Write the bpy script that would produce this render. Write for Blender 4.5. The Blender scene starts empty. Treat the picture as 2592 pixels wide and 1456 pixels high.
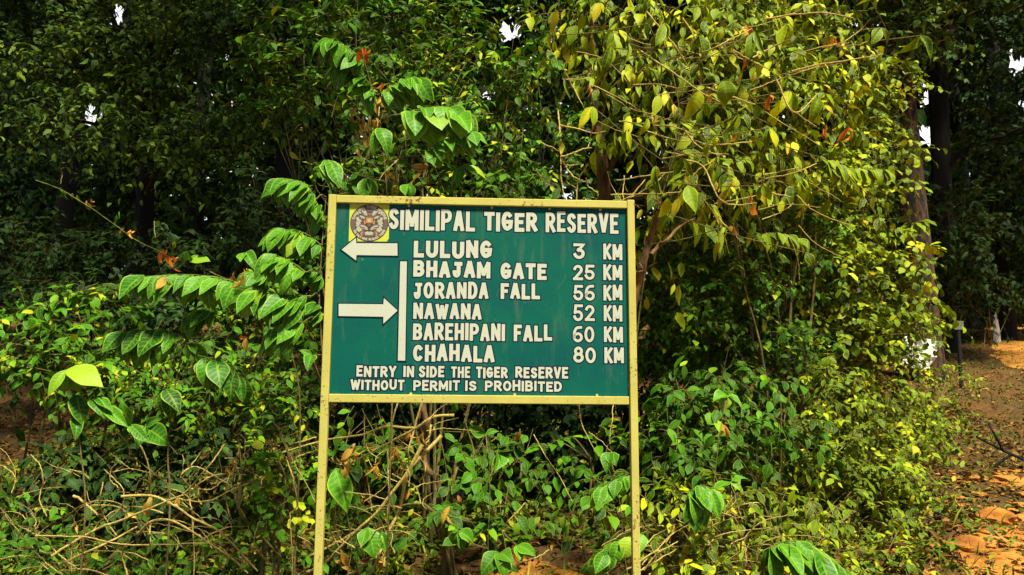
import bpy, math, numpy as np
from mathutils import Matrix
C = bpy.context.scene
R_ = math.radians
rng = np.random.RandomState(7)

# ------------------------------------------------------------------ camera
FPX, CX, CY = 2034.0, 1296.0, 728.0          # focal length and centre in photo pixels
PITCH, ROLL, EYE = R_(7.75), R_(-0.491), 1.55
def rx(a): c, s = math.cos(a), math.sin(a); return np.array([[1,0,0],[0,c,-s],[0,s,c]])
def ry(a): c, s = math.cos(a), math.sin(a); return np.array([[c,0,s],[0,1,0],[-s,0,c]])
def rz(a): c, s = math.cos(a), math.sin(a); return np.array([[c,-s,0],[s,c,0],[0,0,1]])
RC = rx(PITCH) @ ry(ROLL)
cam = bpy.data.cameras.new('camera')
cam.sensor_width = 36.0
cam.lens = 36.0 * FPX / 2592.0
cam.clip_start = 0.05
cam.clip_end = 800
camo = bpy.data.objects.new('camera', cam)
C.collection.objects.link(camo)
M4 = Matrix.Identity(4)
RB = RC @ rx(math.pi / 2)
for i in range(3):
    for j in range(3): M4[i][j] = RB[i, j]
M4[0][3], M4[1][3], M4[2][3] = 0, 0, EYE
camo.matrix_world = M4
C.camera = camo

# ------------------------------------------------------------------ light
SUN_EL, SUN_AZ = R_(61), R_(150)             # azimuth from +Y clockwise: behind the camera, to the right
sdir = np.array([math.sin(SUN_AZ) * math.cos(SUN_EL), math.cos(SUN_AZ) * math.cos(SUN_EL), math.sin(SUN_EL)])
w = bpy.data.worlds.new('World'); C.world = w; w.use_nodes = True
nt = w.node_tree
sky = nt.nodes.new('ShaderNodeTexSky'); sky.sky_type = 'NISHITA'; sky.sun_disc = False
sky.air_density = .5; sky.dust_density = 0; sky.sun_elevation = SUN_EL; sky.sun_rotation = SUN_AZ
bg = nt.nodes['Background']; bg.inputs['Strength'].default_value = 0.05
nt.links.new(sky.outputs['Color'], bg.inputs['Color'])
sl = bpy.data.lights.new('sun', 'SUN'); sl.energy = 5.0; sl.angle = R_(10); sl.color = (1.0, 0.95, 0.72)
so = bpy.data.objects.new('sun', sl); C.collection.objects.link(so)
so.rotation_euler = (math.pi / 2 - SUN_EL, 0, math.pi - SUN_AZ)
so.location = (4, -6, 12)
C.view_settings.view_transform = 'Standard'
C.view_settings.look = 'None'
C.view_settings.exposure = 0.82
C.view_settings.gamma = 1
C.cycles.max_bounces = 5
C.cycles.diffuse_bounces = 1
C.cycles.transparent_max_bounces = 4
C.cycles.transmission_bounces = 2
C.cycles.sample_clamp_indirect = 4

# ------------------------------------------------------------------ helpers
def ray(px, py): return RC @ np.array([(px - CX) / FPX, 1.0, -(py - CY) / FPX])
def P(px, py, y):
    d = ray(px, py); return np.array([0, 0, EYE]) + d * (y / d[1])
def proj(p):
    c = (np.asarray(p) - [0, 0, EYE]) @ RC
    d = np.maximum(c[..., 1], .05)
    return CX + FPX * c[..., 0] / d, CY - FPX * c[..., 2] / d
def gz(x, y):
    x = np.asarray(x, float); y = np.asarray(y, float)
    s = np.clip(y - 3.0, 0, None)
    z = 0.16 * s * s / (s + 0.5)
    z = z + 0.05 * np.sin(x * 1.3 + 0.4) * np.sin(y * 0.9) * np.clip(y / 6, 0, 1) + 0.025 * np.sin(x * 3.1 + y * 2.3)
    return z
def nrm(v): return v / np.maximum(np.linalg.norm(v, axis=-1, keepdims=True), 1e-9)

def make_mesh(name, V, F, mat, attr=None, smooth=True, parent=None, midx=None):
    """V (n,3); F: list of int arrays (m,k)."""
    me = bpy.data.meshes.new(name)
    V = np.asarray(V, np.float32)
    F = [np.asarray(f, np.int32) for f in F if len(f)]
    me.vertices.add(len(V)); me.vertices.foreach_set('co', V.ravel())
    nl = sum(f.size for f in F); npoly = sum(len(f) for f in F)
    me.loops.add(nl); me.polygons.add(npoly)
    me.loops.foreach_set('vertex_index', np.concatenate([f.ravel() for f in F]))
    tot = np.concatenate([np.full(len(f), f.shape[1], np.int32) for f in F])
    st = np.concatenate([[0], np.cumsum(tot)[:-1]]).astype(np.int32)
    me.polygons.foreach_set('loop_start', st)
    me.polygons.foreach_set('use_smooth', np.full(npoly, smooth, bool))
    if midx is not None: me.polygons.foreach_set('material_index', np.asarray(midx, np.int32))
    me.update(calc_edges=True)
    if attr is not None:
        a = me.color_attributes.new('leaf', 'FLOAT_COLOR', 'POINT')
        a.data.foreach_set('color', np.asarray(attr, np.float32).ravel())
    for m in (mat if isinstance(mat, (list, tuple)) else [mat]): me.materials.append(m)
    o = bpy.data.objects.new(name, me); C.collection.objects.link(o)
    if parent is not None:
        o.parent = parent
        o.matrix_parent_inverse = parent.matrix_world.inverted() if False else Matrix.Translation(-parent.location)
    return o
def tag(o, label=None, cat=None, group=None, kind=None):
    if label: o['label'] = label
    if cat: o['category'] = cat
    if group: o['group'] = group
    if kind: o['kind'] = kind
    return o
def thing(name, label, cat, loc, group=None):
    o = bpy.data.objects.new(name, None); C.collection.objects.link(o)
    o.empty_display_size = 0.2
    o.location = [float(v) for v in loc]
    return tag(o, label, cat, group)

class MB:
    """collects pieces into one mesh"""
    def __init__(s): s.V = []; s.Q = []; s.T = []; s.A = []; s.n = 0
    def add(s, V, Q=None, T=None, A=None):
        V = np.asarray(V, float).reshape(-1, 3)
        if Q is not None and len(Q): s.Q.append(np.asarray(Q) + s.n)
        if T is not None and len(T): s.T.append(np.asarray(T) + s.n)
        s.V.append(V); s.n += len(V)
        s.A.append(np.tile([.5, .5, .5, 1], (len(V), 1)) if A is None else A)
    def build(s, name, mat, parent=None, smooth=True):
        F = []
        if s.Q: F.append(np.concatenate(s.Q))
        if s.T: F.append(np.concatenate(s.T))
        return make_mesh(name, np.concatenate(s.V), F, mat, np.concatenate(s.A), smooth, parent)

def tubes(paths, radii, sides=5, cap=True):
    """paths (N,K,3), radii (N,K) -> V, Q"""
    paths = np.asarray(paths, float); radii = np.asarray(radii, float)
    N, K, _ = paths.shape
    t = nrm(np.gradient(paths, axis=1))
    ref = np.where(np.abs(t[:, :1, 2:3]) > 0.85, np.array([1., 0, 0]), np.array([0, 0, 1.]))
    a = nrm(np.cross(t, np.broadcast_to(ref, t.shape))); b = np.cross(t, a)
    ang = np.arange(sides) * 2 * math.pi / sides
    V = paths[:, :, None] + radii[:, :, None, None] * (a[:, :, None] * np.cos(ang)[:, None] + b[:, :, None] * np.sin(ang)[:, None])
    idx = np.arange(N * K * sides).reshape(N, K, sides)
    i0 = idx[:, :-1]; i1 = idx[:, 1:]
    Q = np.stack([i0, np.roll(i0, -1, 2), np.roll(i1, -1, 2), i1], -1).reshape(-1, 4)
    return V.reshape(-1, 3), Q
def spline(pts, n):
    pts = np.asarray(pts, float)
    if len(pts) == 2: return pts[0] + (pts[1] - pts[0]) * np.linspace(0, 1, n)[:, None]
    p = np.vstack([2 * pts[0] - pts[1], pts, 2 * pts[-1] - pts[-2]])
    out = []
    for u in np.linspace(0, len(pts) - 1 - 1e-6, n):
        i = int(u); f = u - i
        a, b, c, d = p[i], p[i+1], p[i+2], p[i+3]
        out.append(0.5 * (2*b + (c-a)*f + (2*a-5*b+4*c-d)*f*f + (3*b-a-3*c+d)*f**3))
    return np.array(out)

# ------------------------------------------------------------------ materials
def new_mat(name):
    m = bpy.data.materials.new(name); m.use_nodes = True
    n = m.node_tree.nodes; l = m.node_tree.links
    return m, n, l, n['Principled BSDF']
def ramp(n, stops):
    r = n.new('ShaderNodeValToRGB'); e = r.color_ramp.elements
    while len(e) < len(stops): e.new(0.5)
    for k, (p, c) in enumerate(stops): e[k].position = p; e[k].color = (*c, 1)
    return r
def math_(n, l, op, a, b=None, c=None):
    q = n.new('ShaderNodeMath'); q.operation = op
    for k, v in enumerate((a, b, c)):
        if v is None: continue
        if isinstance(v, (int, float)): q.inputs[k].default_value = v
        else: l.new(v, q.inputs[k])
    return q.outputs[0]
def mixc(n, l, fac, a, b, mode='MIX'):
    q = n.new('ShaderNodeMix'); q.data_type = 'RGBA'; q.blend_type = mode
    for s, v in ((0, fac), (6, a), (7, b)):
        if isinstance(v, (int, float)): q.inputs[s].default_value = v
        elif isinstance(v, tuple): q.inputs[s].default_value = (*v, 1)
        else: l.new(v, q.inputs[s])
    return q.outputs[2]
def noise(n, l, scale, detail=4, vec=None, rough=.6):
    t = n.new('ShaderNodeTexNoise'); t.inputs['Scale'].default_value = scale
    t.inputs['Detail'].default_value = detail; t.inputs['Roughness'].default_value = rough
    if vec is not None: l.new(vec, t.inputs['Vector'])
    return t.outputs['Fac']
def leaf_mat(name, stops, margin, veins=7.0, vein_amt=.35, trans=.3, rough=.54, blotch=.5, marg_amt=.75):
    """leaf attribute: R tone of this leaf, G distance from the midrib, B place along it"""
    m, n, l, b = new_mat(name)
    at = n.new('ShaderNodeAttribute'); at.attribute_name = 'leaf'
    sp = n.new('ShaderNodeSeparateColor'); l.new(at.outputs['Color'], sp.inputs[0])
    tone, u, v = sp.outputs[0], sp.outputs[1], sp.outputs[2]
    r = ramp(n, stops); l.new(tone, r.inputs[0])
    geo = n.new('ShaderNodeNewGeometry')
    nz = noise(n, l, 38, 3, geo.outputs['Position'])
    col = mixc(n, l, math_(n, l, 'MULTIPLY', math_(n, l, 'SUBTRACT', nz, .38), blotch), r.outputs[0], margin)
    ph = math_(n, l, 'SUBTRACT', math_(n, l, 'MULTIPLY', v, veins), math_(n, l, 'MULTIPLY', u, 1.25))
    tri = math_(n, l, 'PINGPONG', ph, .5)
    side = math_(n, l, 'LESS_THAN', tri, .11)
    mid = math_(n, l, 'LESS_THAN', u, .09)
    edge = n.new('ShaderNodeMapRange'); l.new(u, edge.inputs[0]); edge.inputs[1].default_value = .80; edge.inputs[2].default_value = .97
    edge.interpolation_type = 'SMOOTHSTEP'
    vm = math_(n, l, 'MULTIPLY', math_(n, l, 'MAXIMUM', math_(n, l, 'MULTIPLY', side, .6), mid), vein_amt)
    vm = math_(n, l, 'MAXIMUM', vm, math_(n, l, 'MULTIPLY', edge.outputs[0], marg_amt))  # pale leaf rim, bright edge highlights put into the colour
    col = mixc(n, l, vm, col, margin)
    l.new(col, b.inputs['Base Color'])
    b.inputs['Roughness'].default_value = rough
    b.inputs['Specular IOR Level'].default_value = .18
    bp = n.new('ShaderNodeBump'); bp.inputs['Strength'].default_value = .35; bp.inputs['Distance'].default_value = .004
    hh = math_(n, l, 'SUBTRACT', tri, math_(n, l, 'MULTIPLY', mid, .5))
    l.new(hh, bp.inputs['Height']); l.new(bp.outputs[0], b.inputs['Normal'])
    tr = n.new('ShaderNodeBsdfTranslucent'); l.new(col, tr.inputs[0])
    mx = n.new('ShaderNodeMixShader'); mx.inputs[0].default_value = trans
    l.new(b.outputs[0], mx.inputs[1]); l.new(tr.outputs[0], mx.inputs[2])
    l.new(mx.outputs[0], n['Material Output'].inputs[0])
    return m
def bark_mat(name, c1, c2, scale=9, stretch=.18, stops=(.32, .68)):
    m, n, l, b = new_mat(name)
    tc = n.new('ShaderNodeTexCoord'); mp = n.new('ShaderNodeMapping'); mp.inputs['Scale'].default_value = (1, 1, stretch)
    l.new(tc.outputs['Object'], mp.inputs[0])
    a = noise(n, l, scale, 6, mp.outputs[0], .7)
    r = ramp(n, [(stops[0], c1), (stops[1], c2)]); l.new(a, r.inputs[0]); l.new(r.outputs[0], b.inputs['Base Color'])
    b.inputs['Roughness'].default_value = .9
    bp = n.new('ShaderNodeBump'); bp.inputs['Strength'].default_value = 1; bp.inputs['Distance'].default_value = .06
    l.new(a, bp.inputs['Height']); l.new(bp.outputs[0], b.inputs['Normal'])
    return m
LEAF = {
 'lime':  leaf_mat('leaf_lime',  [(0,(.004,.030,.002)),(.3,(.03,.105,.003)),(.55,(.15,.26,.004)),(.8,(.40,.45,.005)),(.97,(.52,.52,.006)),(1,(.52,.40,.012))], (.60,.62,.015), trans=.14, vein_amt=.2, marg_amt=.6),
 'litter':leaf_mat('leaf_litter',[(0,(.03,.014,.005)),(.5,(.13,.06,.012)),(1,(.42,.23,.045))], (.40,.24,.06), 7, .2, .1, .7),
 'green': leaf_mat('leaf_green', [(0,(.001,.018,.002)),(.4,(.008,.075,.003)),(.72,(.042,.20,.004)),(.95,(.22,.40,.006)),(1,(.42,.42,.01))], (.26,.44,.012), trans=.14, vein_amt=.22, marg_amt=.65),
 'deep':  leaf_mat('leaf_deep',  [(0,(.003,.045,.006)),(.4,(.012,.13,.008)),(.8,(.085,.29,.012)),(1,(.30,.42,.02))], (.34,.54,.04), 8, .42, .15, .46),
 'olive': leaf_mat('leaf_olive', [(0,(.007,.030,.003)),(.4,(.032,.085,.004)),(.75,(.13,.20,.007)),(1,(.46,.36,.015))], (.36,.42,.04), trans=.12, vein_amt=.18, marg_amt=.5),
 'far':   leaf_mat('leaf_far_shade',   [(0,(.001,.009,.003)),(.5,(.006,.032,.006)),(1,(.045,.11,.010))], (.07,.15,.015), trans=.08),  # deep shade is put into these near black leaf colours
 'canopy':leaf_mat('leaf_canopy',[(0,(.004,.025,.004)),(.5,(.020,.09,.008)),(1,(.24,.34,.02))], (.22,.34,.03), trans=.2),
 'dead':  leaf_mat('leaf_dead',  [(0,(.20,.07,.010)),(.45,(.50,.23,.028)),(.8,(.66,.40,.06)),(1,(.74,.54,.12))], (.76,.58,.13), 7, .3, .2, .6),
 'rust':  leaf_mat('leaf_rust',  [(0,(.40,.05,.006)),(.5,(.78,.18,.015)),(1,(.80,.34,.03))], (.78,.42,.06), 7, .3, .25, .55),
}
BARK = bark_mat('bark_brown', (.006,.005,.006), (.15,.07,.016), 11, .3, (.44, .62))
BARK_DARK = bark_mat('bark_dark', (.0015,.0015,.002), (.008,.007,.006))  # near black, shadow on the trunks put into the bark colour
BARK_RED = bark_mat('bark_reddish', (.06,.028,.010), (.34,.17,.05), 16)
TWIG = bark_mat('twig_bark', (.10,.075,.02), (.30,.24,.06), 20)
GTWIG = bark_mat('green_stem', (.10,.13,.015), (.32,.34,.05), 20)
DRY = bark_mat('dry_stem', (.52,.35,.07), (.88,.68,.20), 22)

# ------------------------------------------------------------------ leaves
def template(rows, cols, kind):
    """-> vu (along, across -1..1, halfwidth) grid"""
    v = np.linspace(0, 1, rows)
    if kind == 'ovate':   hw = np.sin(math.pi * v ** .83) ** 1.0
    elif kind == 'lance': hw = np.sin(math.pi * v ** .9) ** 1.1
    elif kind == 'round': hw = np.sin(math.pi * v ** .95) ** .6
    else:                 hw = np.sin(math.pi * v ** .7) ** .8 * (1 + .0 * v)
    hw = np.maximum(hw, .03); hw[-1] = .01
    u = np.linspace(-1, 1, cols)
    return v, u, hw
TPL = {'ovate': template(6, 3, 'ovate'), 'lance': template(6, 3, 'lance'), 'round': template(6, 3, 'round'),
       'big': template(9, 5, 'ovate'), 'far': template(4, 3, 'ovate')}
def leaves(pos, d, nm, L, wr, tpl, tone, bend=.25, fold=.25, r=rng, curl=0.0):
    """arrays of N leaves -> V, Q, A"""
    N = len(pos)
    v, u, hw = TPL[tpl]
    d = nrm(d); s = nrm(np.cross(d, nm)); n_ = np.cross(s, d)
    L = np.broadcast_to(L, N).astype(float)
    W = L * np.broadcast_to(wr, N) * .5
    bd = bend * (0.3 + 1.4 * r.rand(N)); fd = fold * (.2 + 1.6 * r.rand(N))
    tw = curl * (r.rand(N) - .5) * 2
    vv = v[None, :, None]; uu = u[None, None, :]; hh = hw[None, :, None]
    # arc along the leaf
    a = bd[:, None, None] * vv * 1.6
    x = np.where(np.abs(bd[:, None, None]) < 1e-3, vv, np.sin(a) / np.maximum(bd[:, None, None] * 1.6, 1e-3))
    z = -(1 - np.cos(a)) / np.maximum(bd[:, None, None] * 1.6, 1e-3)
    irr = 1 + (.11 * np.sin(vv * 7 + r.rand(N)[:, None, None] * 6.28 + np.sign(uu) * r.rand(N)[:, None, None] * 3) + .10 * (r.rand(N)[:, None, None] - .5) * np.sign(uu))
    wav = .12 * np.sin(vv * 9 + r.rand(N)[:, None, None] * 6.28 + uu * 2) * np.abs(uu)
    X = x * L[:, None, None] + 0 * uu
    Y = uu * hh * irr * W[:, None, None] * np.cos(fd)[:, None, None]
    Z = z * L[:, None, None] + (np.abs(uu) * hh * np.sin(fd)[:, None, None] + wav * hh + tw[:, None, None] * vv * vv * uu * 1.2) * W[:, None, None]
    V = pos[:, None, None] + X[..., None] * d[:, None, None] + Y[..., None] * s[:, None, None] + Z[..., None] * n_[:, None, None]
    R, K = len(v), len(u)
    g = np.arange(R * K).reshape(R, K)
    q = np.stack([g[:-1, :-1], g[:-1, 1:], g[1:, 1:], g[1:, :-1]], -1).reshape(-1, 4)
    Q = (q[None] + (np.arange(N) * R * K)[:, None, None]).reshape(-1, 4)
    A = np.empty((N, R, K, 4)); A[..., 0] = np.clip(np.broadcast_to(tone, N), 0, 1)[:, None, None]
    A[..., 1] = np.abs(uu); A[..., 2] = vv; A[..., 3] = 1
    return V.reshape(-1, 3), Q, A.reshape(-1, 4)

GAPS = [(305,35,26),(215,110,14),(235,285,22),(1290,65,26),(1222,230,14),(1245,270,10),(2352,185,20),(2350,240,14),(2345,345,30),(2255,330,15),
        (2570,150,28),(2585,260,18),(2420,215,9),(2160,60,12)]
def gap_keep(p, extra=0):
    x, y = proj(p); k = np.ones(len(p), bool)
    for gx, gy, g in GAPS: k &= ((x - gx) ** 2 + (y - gy) ** 2) > (g + extra) ** 2
    return k
UP = np.array([0, 0, 1.0])
def lobe_world(lb):
    if lb[0] == 'w': return np.array(lb[1:4], float), np.array(lb[4:7], float)
    px, py, rpx, rpy, y, dy = lb
    c = P(px, py, y); sc = np.linalg.norm(c - [0, 0, EYE]) / FPX
    return c, np.array([rpx * sc, dy, rpy * sc])
def foliage(lobes, L, wr=.5, tpl='ovate', lai=3.2, nl=8, twig=.45, droop=.45, hang=.35, tone=(.5, .25), r=rng,
            face=.45, fold=.25, bend=.3, gaps=False, shell=.55, clump=True):
    """leafy twigs filling ellipsoid lobes -> leaf mesh data, twig mesh data"""
    lm, tm = MB(), MB()
    la = L * L * wr * .62
    for lb in lobes:
        c, Rr = lobe_world(lb)
        area = math.pi * Rr[0] * Rr[2]
        nt_ = max(3, int(lai * area / (la * nl)))
        u = nrm(r.normal(size=(nt_, 3)))
        u[:, 1] = np.where((u[:, 1] > 0) & (r.rand(nt_) < .55), -u[:, 1], u[:, 1])
        rad = shell + (1 - shell) * r.rand(nt_) ** .7
        # uneven outline: low-frequency lumps over the lobe
        lump = 1 + .22 * np.sin(u[:, 0] * 5.1 + c[0] * 3) * np.sin(u[:, 2] * 6.3 + c[2] * 2) + .13 * np.sin(u[:, 0] * 13 + u[:, 2] * 11)
        s0 = c + u * Rr * (rad * lump)[:, None]
        Lt = twig * (.55 + .9 * r.rand(nt_))
        out = nrm(u * .7 + UP * .25 + r.normal(size=(nt_, 3)) * .45)
        s0 = s0 - out * (Lt * .6)[:, None]
        if gaps:
            k = gap_keep(s0 + out * (Lt * .6)[:, None], 6)
            s0, Lt, out = s0[k], Lt[k], out[k]
        n0 = len(s0)
        if n0 == 0: continue
        dr = droop * (.4 + 1.2 * r.rand(n0))
        tt = np.linspace(0, 1, 5)
        path = s0[:, None] + out[:, None] * (Lt[:, None] * tt)[..., None] - UP * (dr[:, None] * Lt[:, None] * tt ** 2)[..., None]
        tw0 = .0022 + .010 * L
        tm.add(*tubes(path, np.broadcast_to(tw0 * np.array([1.2, 1, .8, .6, .3]), (n0, 5)), 3))
        # leaves along twigs
        ti = (np.arange(nl) + .6) / nl
        ti = np.clip(.12 + .88 * ti[None] + .05 * (r.rand(n0, nl) - .5), 0, 1)
        tg = nrm(out[:, None] - UP * (2 * dr[:, None] * ti)[..., None])
        pos = s0[:, None] + out[:, None] * (Lt[:, None] * ti)[..., None] - UP * (dr[:, None] * Lt[:, None] * ti ** 2)[..., None]
        side = nrm(np.cross(tg, UP + .3 * r.normal(size=(n0, 1, 3))))
        sg = np.where(np.arange(nl) % 2 == 0, 1, -1)[None, :, None]
        d = tg * .5 + side * sg * (.75 + .3 * r.rand(n0, nl, 1)) - UP * hang * (.4 + 1.2 * r.rand(n0, nl, 1)) + .22 * r.normal(size=(n0, nl, 3))
        nm = UP * .75 + sdir * face + out[:, None] * .35 + np.array([0, -1, 0]) * .25 + .32 * r.normal(size=(n0, nl, 3))
        LL = L * (.6 + .7 * r.rand(n0, nl)) * np.where(ti > .93, 1.1, 1)
        tn = tone[0] + tone[1] * (r.normal(size=(n0, 1)) * .8 + r.normal(size=(n0, nl)) * .7)
        kk = r.rand(n0, nl) < .93
        f = lambda a: a.reshape(-1, a.shape[-1])[kk.ravel()]
        ps = f(pos)
        sel = gap_keep(ps, 0) if gaps else np.ones(len(ps), bool)
        V, Q, A = leaves(ps[sel], f(d)[sel], f(nm)[sel], LL.ravel()[kk.ravel()][sel], wr * (.8 + .4 * r.rand(sel.sum())), tpl, tn.ravel()[kk.ravel()][sel], bend, fold, r)
        lm.add(V, Q, None, A)
    return lm, tm
def stems_to(base, lobes, rad, r, wob=.12):
    """stems from the ground to every lobe"""
    paths, rr = [], []
    for lb in lobes:
        c, Rr = lobe_world(lb)
        b = np.array(base) + np.append(r.normal(size=2) * .06, -.05)
        m1 = b * .65 + c * .35 + r.normal(size=3) * wob; m1[2] += .12 * abs(c[2] - b[2])
        m2 = b * .3 + c * .7 + r.normal(size=3) * wob
        e = c + np.array([0, 0, .5 * Rr[2]]) + r.normal(size=3) * .1 * Rr
        paths.append(spline([b, m1, m2, e], 14)); rr.append(rad * np.linspace(1, .3, 14))
        for _ in range(3):
            q = c + nrm(r.normal(size=3)) * Rr * .75
            paths.append(spline([m2, (m2 + q) / 2 + r.normal(size=3) * .06 + UP * .06, q], 14)); rr.append(rad * np.linspace(.5, .15, 14))
    return np.array(paths), np.array(rr)
def shrub(name, label, lobes, pal, L, base=None, stem=.014, seed=1, stem_mat=None, group=None, cat='shrub', dead=(), **kw):
    r = np.random.RandomState(seed)
    lm, tm = foliage(lobes, L, r=r, **kw)
    if base is None:
        cs = np.array([lobe_world(l)[0] for l in lobes]); base = cs.mean(0)[:2]
    b = np.array([base[0], base[1], gz(base[0], base[1])])
    t = thing(name, label, cat, b, group)
    lm.build('foliage', LEAF[pal], t)
    p, rr = stems_to(b, lobes, stem, r)
    tm.add(*tubes(p, rr, 6))
    tm.build('branches', stem_mat or TWIG, t)
    return t
def dead_leaf(parent, px, py, y, size=.09, pal='rust', n=2, seed=0, label=None):
    r = np.random.RandomState(seed + int(px) + int(py))
    m = MB(); c = P(px, py, y)
    pos = c + r.normal(size=(n, 3)) * size * .18
    d = np.array([0, 0, -1.0]) + r.normal(size=(n, 3)) * .45
    nm = np.array([0, -1, .3]) + r.normal(size=(n, 3)) * .6
    V, Q, A = leaves(pos, d, nm, size * (.8 + .5 * r.rand(n)), .42, 'big', r.rand(n), .9, .75, r, curl=.8)
    m.add(V, Q, None, A)
    o = m.build('dead_leaf', LEAF[pal], parent)
    if label: o['label'] = label
    return o

# ------------------------------------------------------------------ ground
def ground_material():
    m, n, l, b = new_mat('forest_soil')
    geo = n.new('ShaderNodeNewGeometry'); pos = geo.outputs['Position']
    big = noise(n, l, .55, 4, pos); mid = noise(n, l, 5, 6, pos, .7); fine = noise(n, l, 42, 5, pos, .75)
    c = ramp(n, [(.30, (.05,.028,.007)), (.45, (.15,.075,.014)), (.6, (.30,.13,.02)), (.75, (.40,.22,.045))]); l.new(mid, c.inputs[0])
    gr = ramp(n, [(.42, (.15,.11,.018)), (.62, (.36,.12,.016))]); l.new(big, gr.inputs[0])
    col = mixc(n, l, .45, c.outputs[0], gr.outputs[0])
    f = ramp(n, [(.35, (.25,.2,.15)), (.6, (1,1,1))]); l.new(fine, f.inputs[0])
    col = mixc(n, l, .8, col, f.outputs[0], 'MULTIPLY')
    l.new(col, b.inputs['Base Color']); b.inputs['Roughness'].default_value = .95
    bp = n.new('ShaderNodeBump'); bp.inputs['Strength'].default_value = 1; bp.inputs['Distance'].default_value = .05
    h = math_(n, l, 'ADD', fine, mid); l.new(h, bp.inputs['Height']); l.new(bp.outputs[0], b.inputs['Normal'])
    return m
def road_material():
    m, n, l, b = new_mat('red_dirt')
    geo = n.new('ShaderNodeNewGeometry'); pos = geo.outputs['Position']
    mid = noise(n, l, 3.0, 6, pos, .65); fine = noise(n, l, 60, 4, pos, .75)
    c = ramp(n, [(.3, (.36,.11,.012)), (.5, (.66,.26,.03)), (.7, (.76,.40,.07))]); l.new(mid, c.inputs[0])
    f = ramp(n, [(.3, (.4,.35,.3)), (.55, (1,1,1))]); l.new(fine, f.inputs[0])
    l.new(mixc(n, l, .7, c.outputs[0], f.outputs[0], 'MULTIPLY'), b.inputs['Base Color']); b.inputs['Roughness'].default_value = .95
    bp = n.new('ShaderNodeBump'); bp.inputs['Strength'].default_value = .8; bp.inputs['Distance'].default_value = .03
    l.new(math_(n, l, 'ADD', fine, mid), bp.inputs['Height']); l.new(bp.outputs[0], b.inputs['Normal'])
    return m
def sheet(name, xs, ys, mat, dz=0, warp=None):
    X, Y = np.meshgrid(xs, ys)
    if warp: X, Y = warp(X, Y)
    V = np.stack([X, Y, gz(X, Y) + dz], -1)
    g = np.arange(X.size).reshape(X.shape)
    Q = np.stack([g[:-1, :-1], g[:-1, 1:], g[1:, 1:], g[1:, :-1]], -1).reshape(-1, 4)
    return make_mesh(name, V.reshape(-1, 3), [Q], mat)
ys = np.concatenate([np.linspace(-40, -2, 12), np.linspace(-1.5, 30, 180), np.linspace(31, 60, 30), np.linspace(65, 400, 12)])
xs = np.concatenate([np.linspace(-300, -32, 10), np.linspace(-30, 30, 260), np.linspace(32, 300, 10)])
tag(sheet('ground', xs, ys, ground_material()), 'reddish leaf strewn forest floor rising to the back', None, None, 'structure')
# the dirt road: leaves the camera's right hand and climbs away to the right
rd = np.linspace(0, 1, 120)
def road_warp(S, T):
    # T along the road 0..1, S across -1..1
    yc = -3 + 45 * T; xl = 2.75 + .72 * (yc - 5.0) * .83 + .25 * np.sin(yc * .9) + .14 * np.sin(yc * 2.7)
    xl = np.where(yc < 5, 2.85 + .2 * (yc - 5), xl) + 1.35 * np.exp(-((yc - 14) / 5.5) ** 2)
    return xl + (S + 1) * 2.6, yc
tag(sheet('dirt_road', np.linspace(-1, 1, 40), rd, road_material(), .012, road_warp), 'orange red dirt road climbing away to the right', None, None, 'structure')
def patch_warp(S, T):
    a = S * math.pi; rr_ = T * (1 + .25 * np.sin(a * 3 + 1) + .12 * np.sin(a * 7))
    return P(1425, 1410, 5.5)[0] + .62 * rr_ * np.cos(a), 5.35 + .55 * rr_ * np.sin(a)
tag(sheet('dirt_path', np.linspace(-1, 1, 49), np.linspace(0, 1, 12), road_material(), .01, patch_warp), 'bare orange soil of a small path under the board', None, None, 'structure')

# ------------------------------------------------------------------ the sign board
SC0 = np.array([-0.13393, 3.52402, EYE + 0.42636]); SYAW = R_(2.7658)
SM = rz(SYAW); PW, PH = 1.3, 0.8406
def S2W(v): return SC0 + np.asarray(v, float) @ SM.T
def px2s(px, py):
    d = SM.T @ ray(px, py); o = SM.T @ (np.array([0, 0, EYE]) - SC0)
    t = -o[1] / d[1]; q = o + d * t
    return q[0], q[2]
def cr(x, y): return px2s(800 + x / 2.538, 470 + y / 2.538)     # close-up pixels of the board

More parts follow.
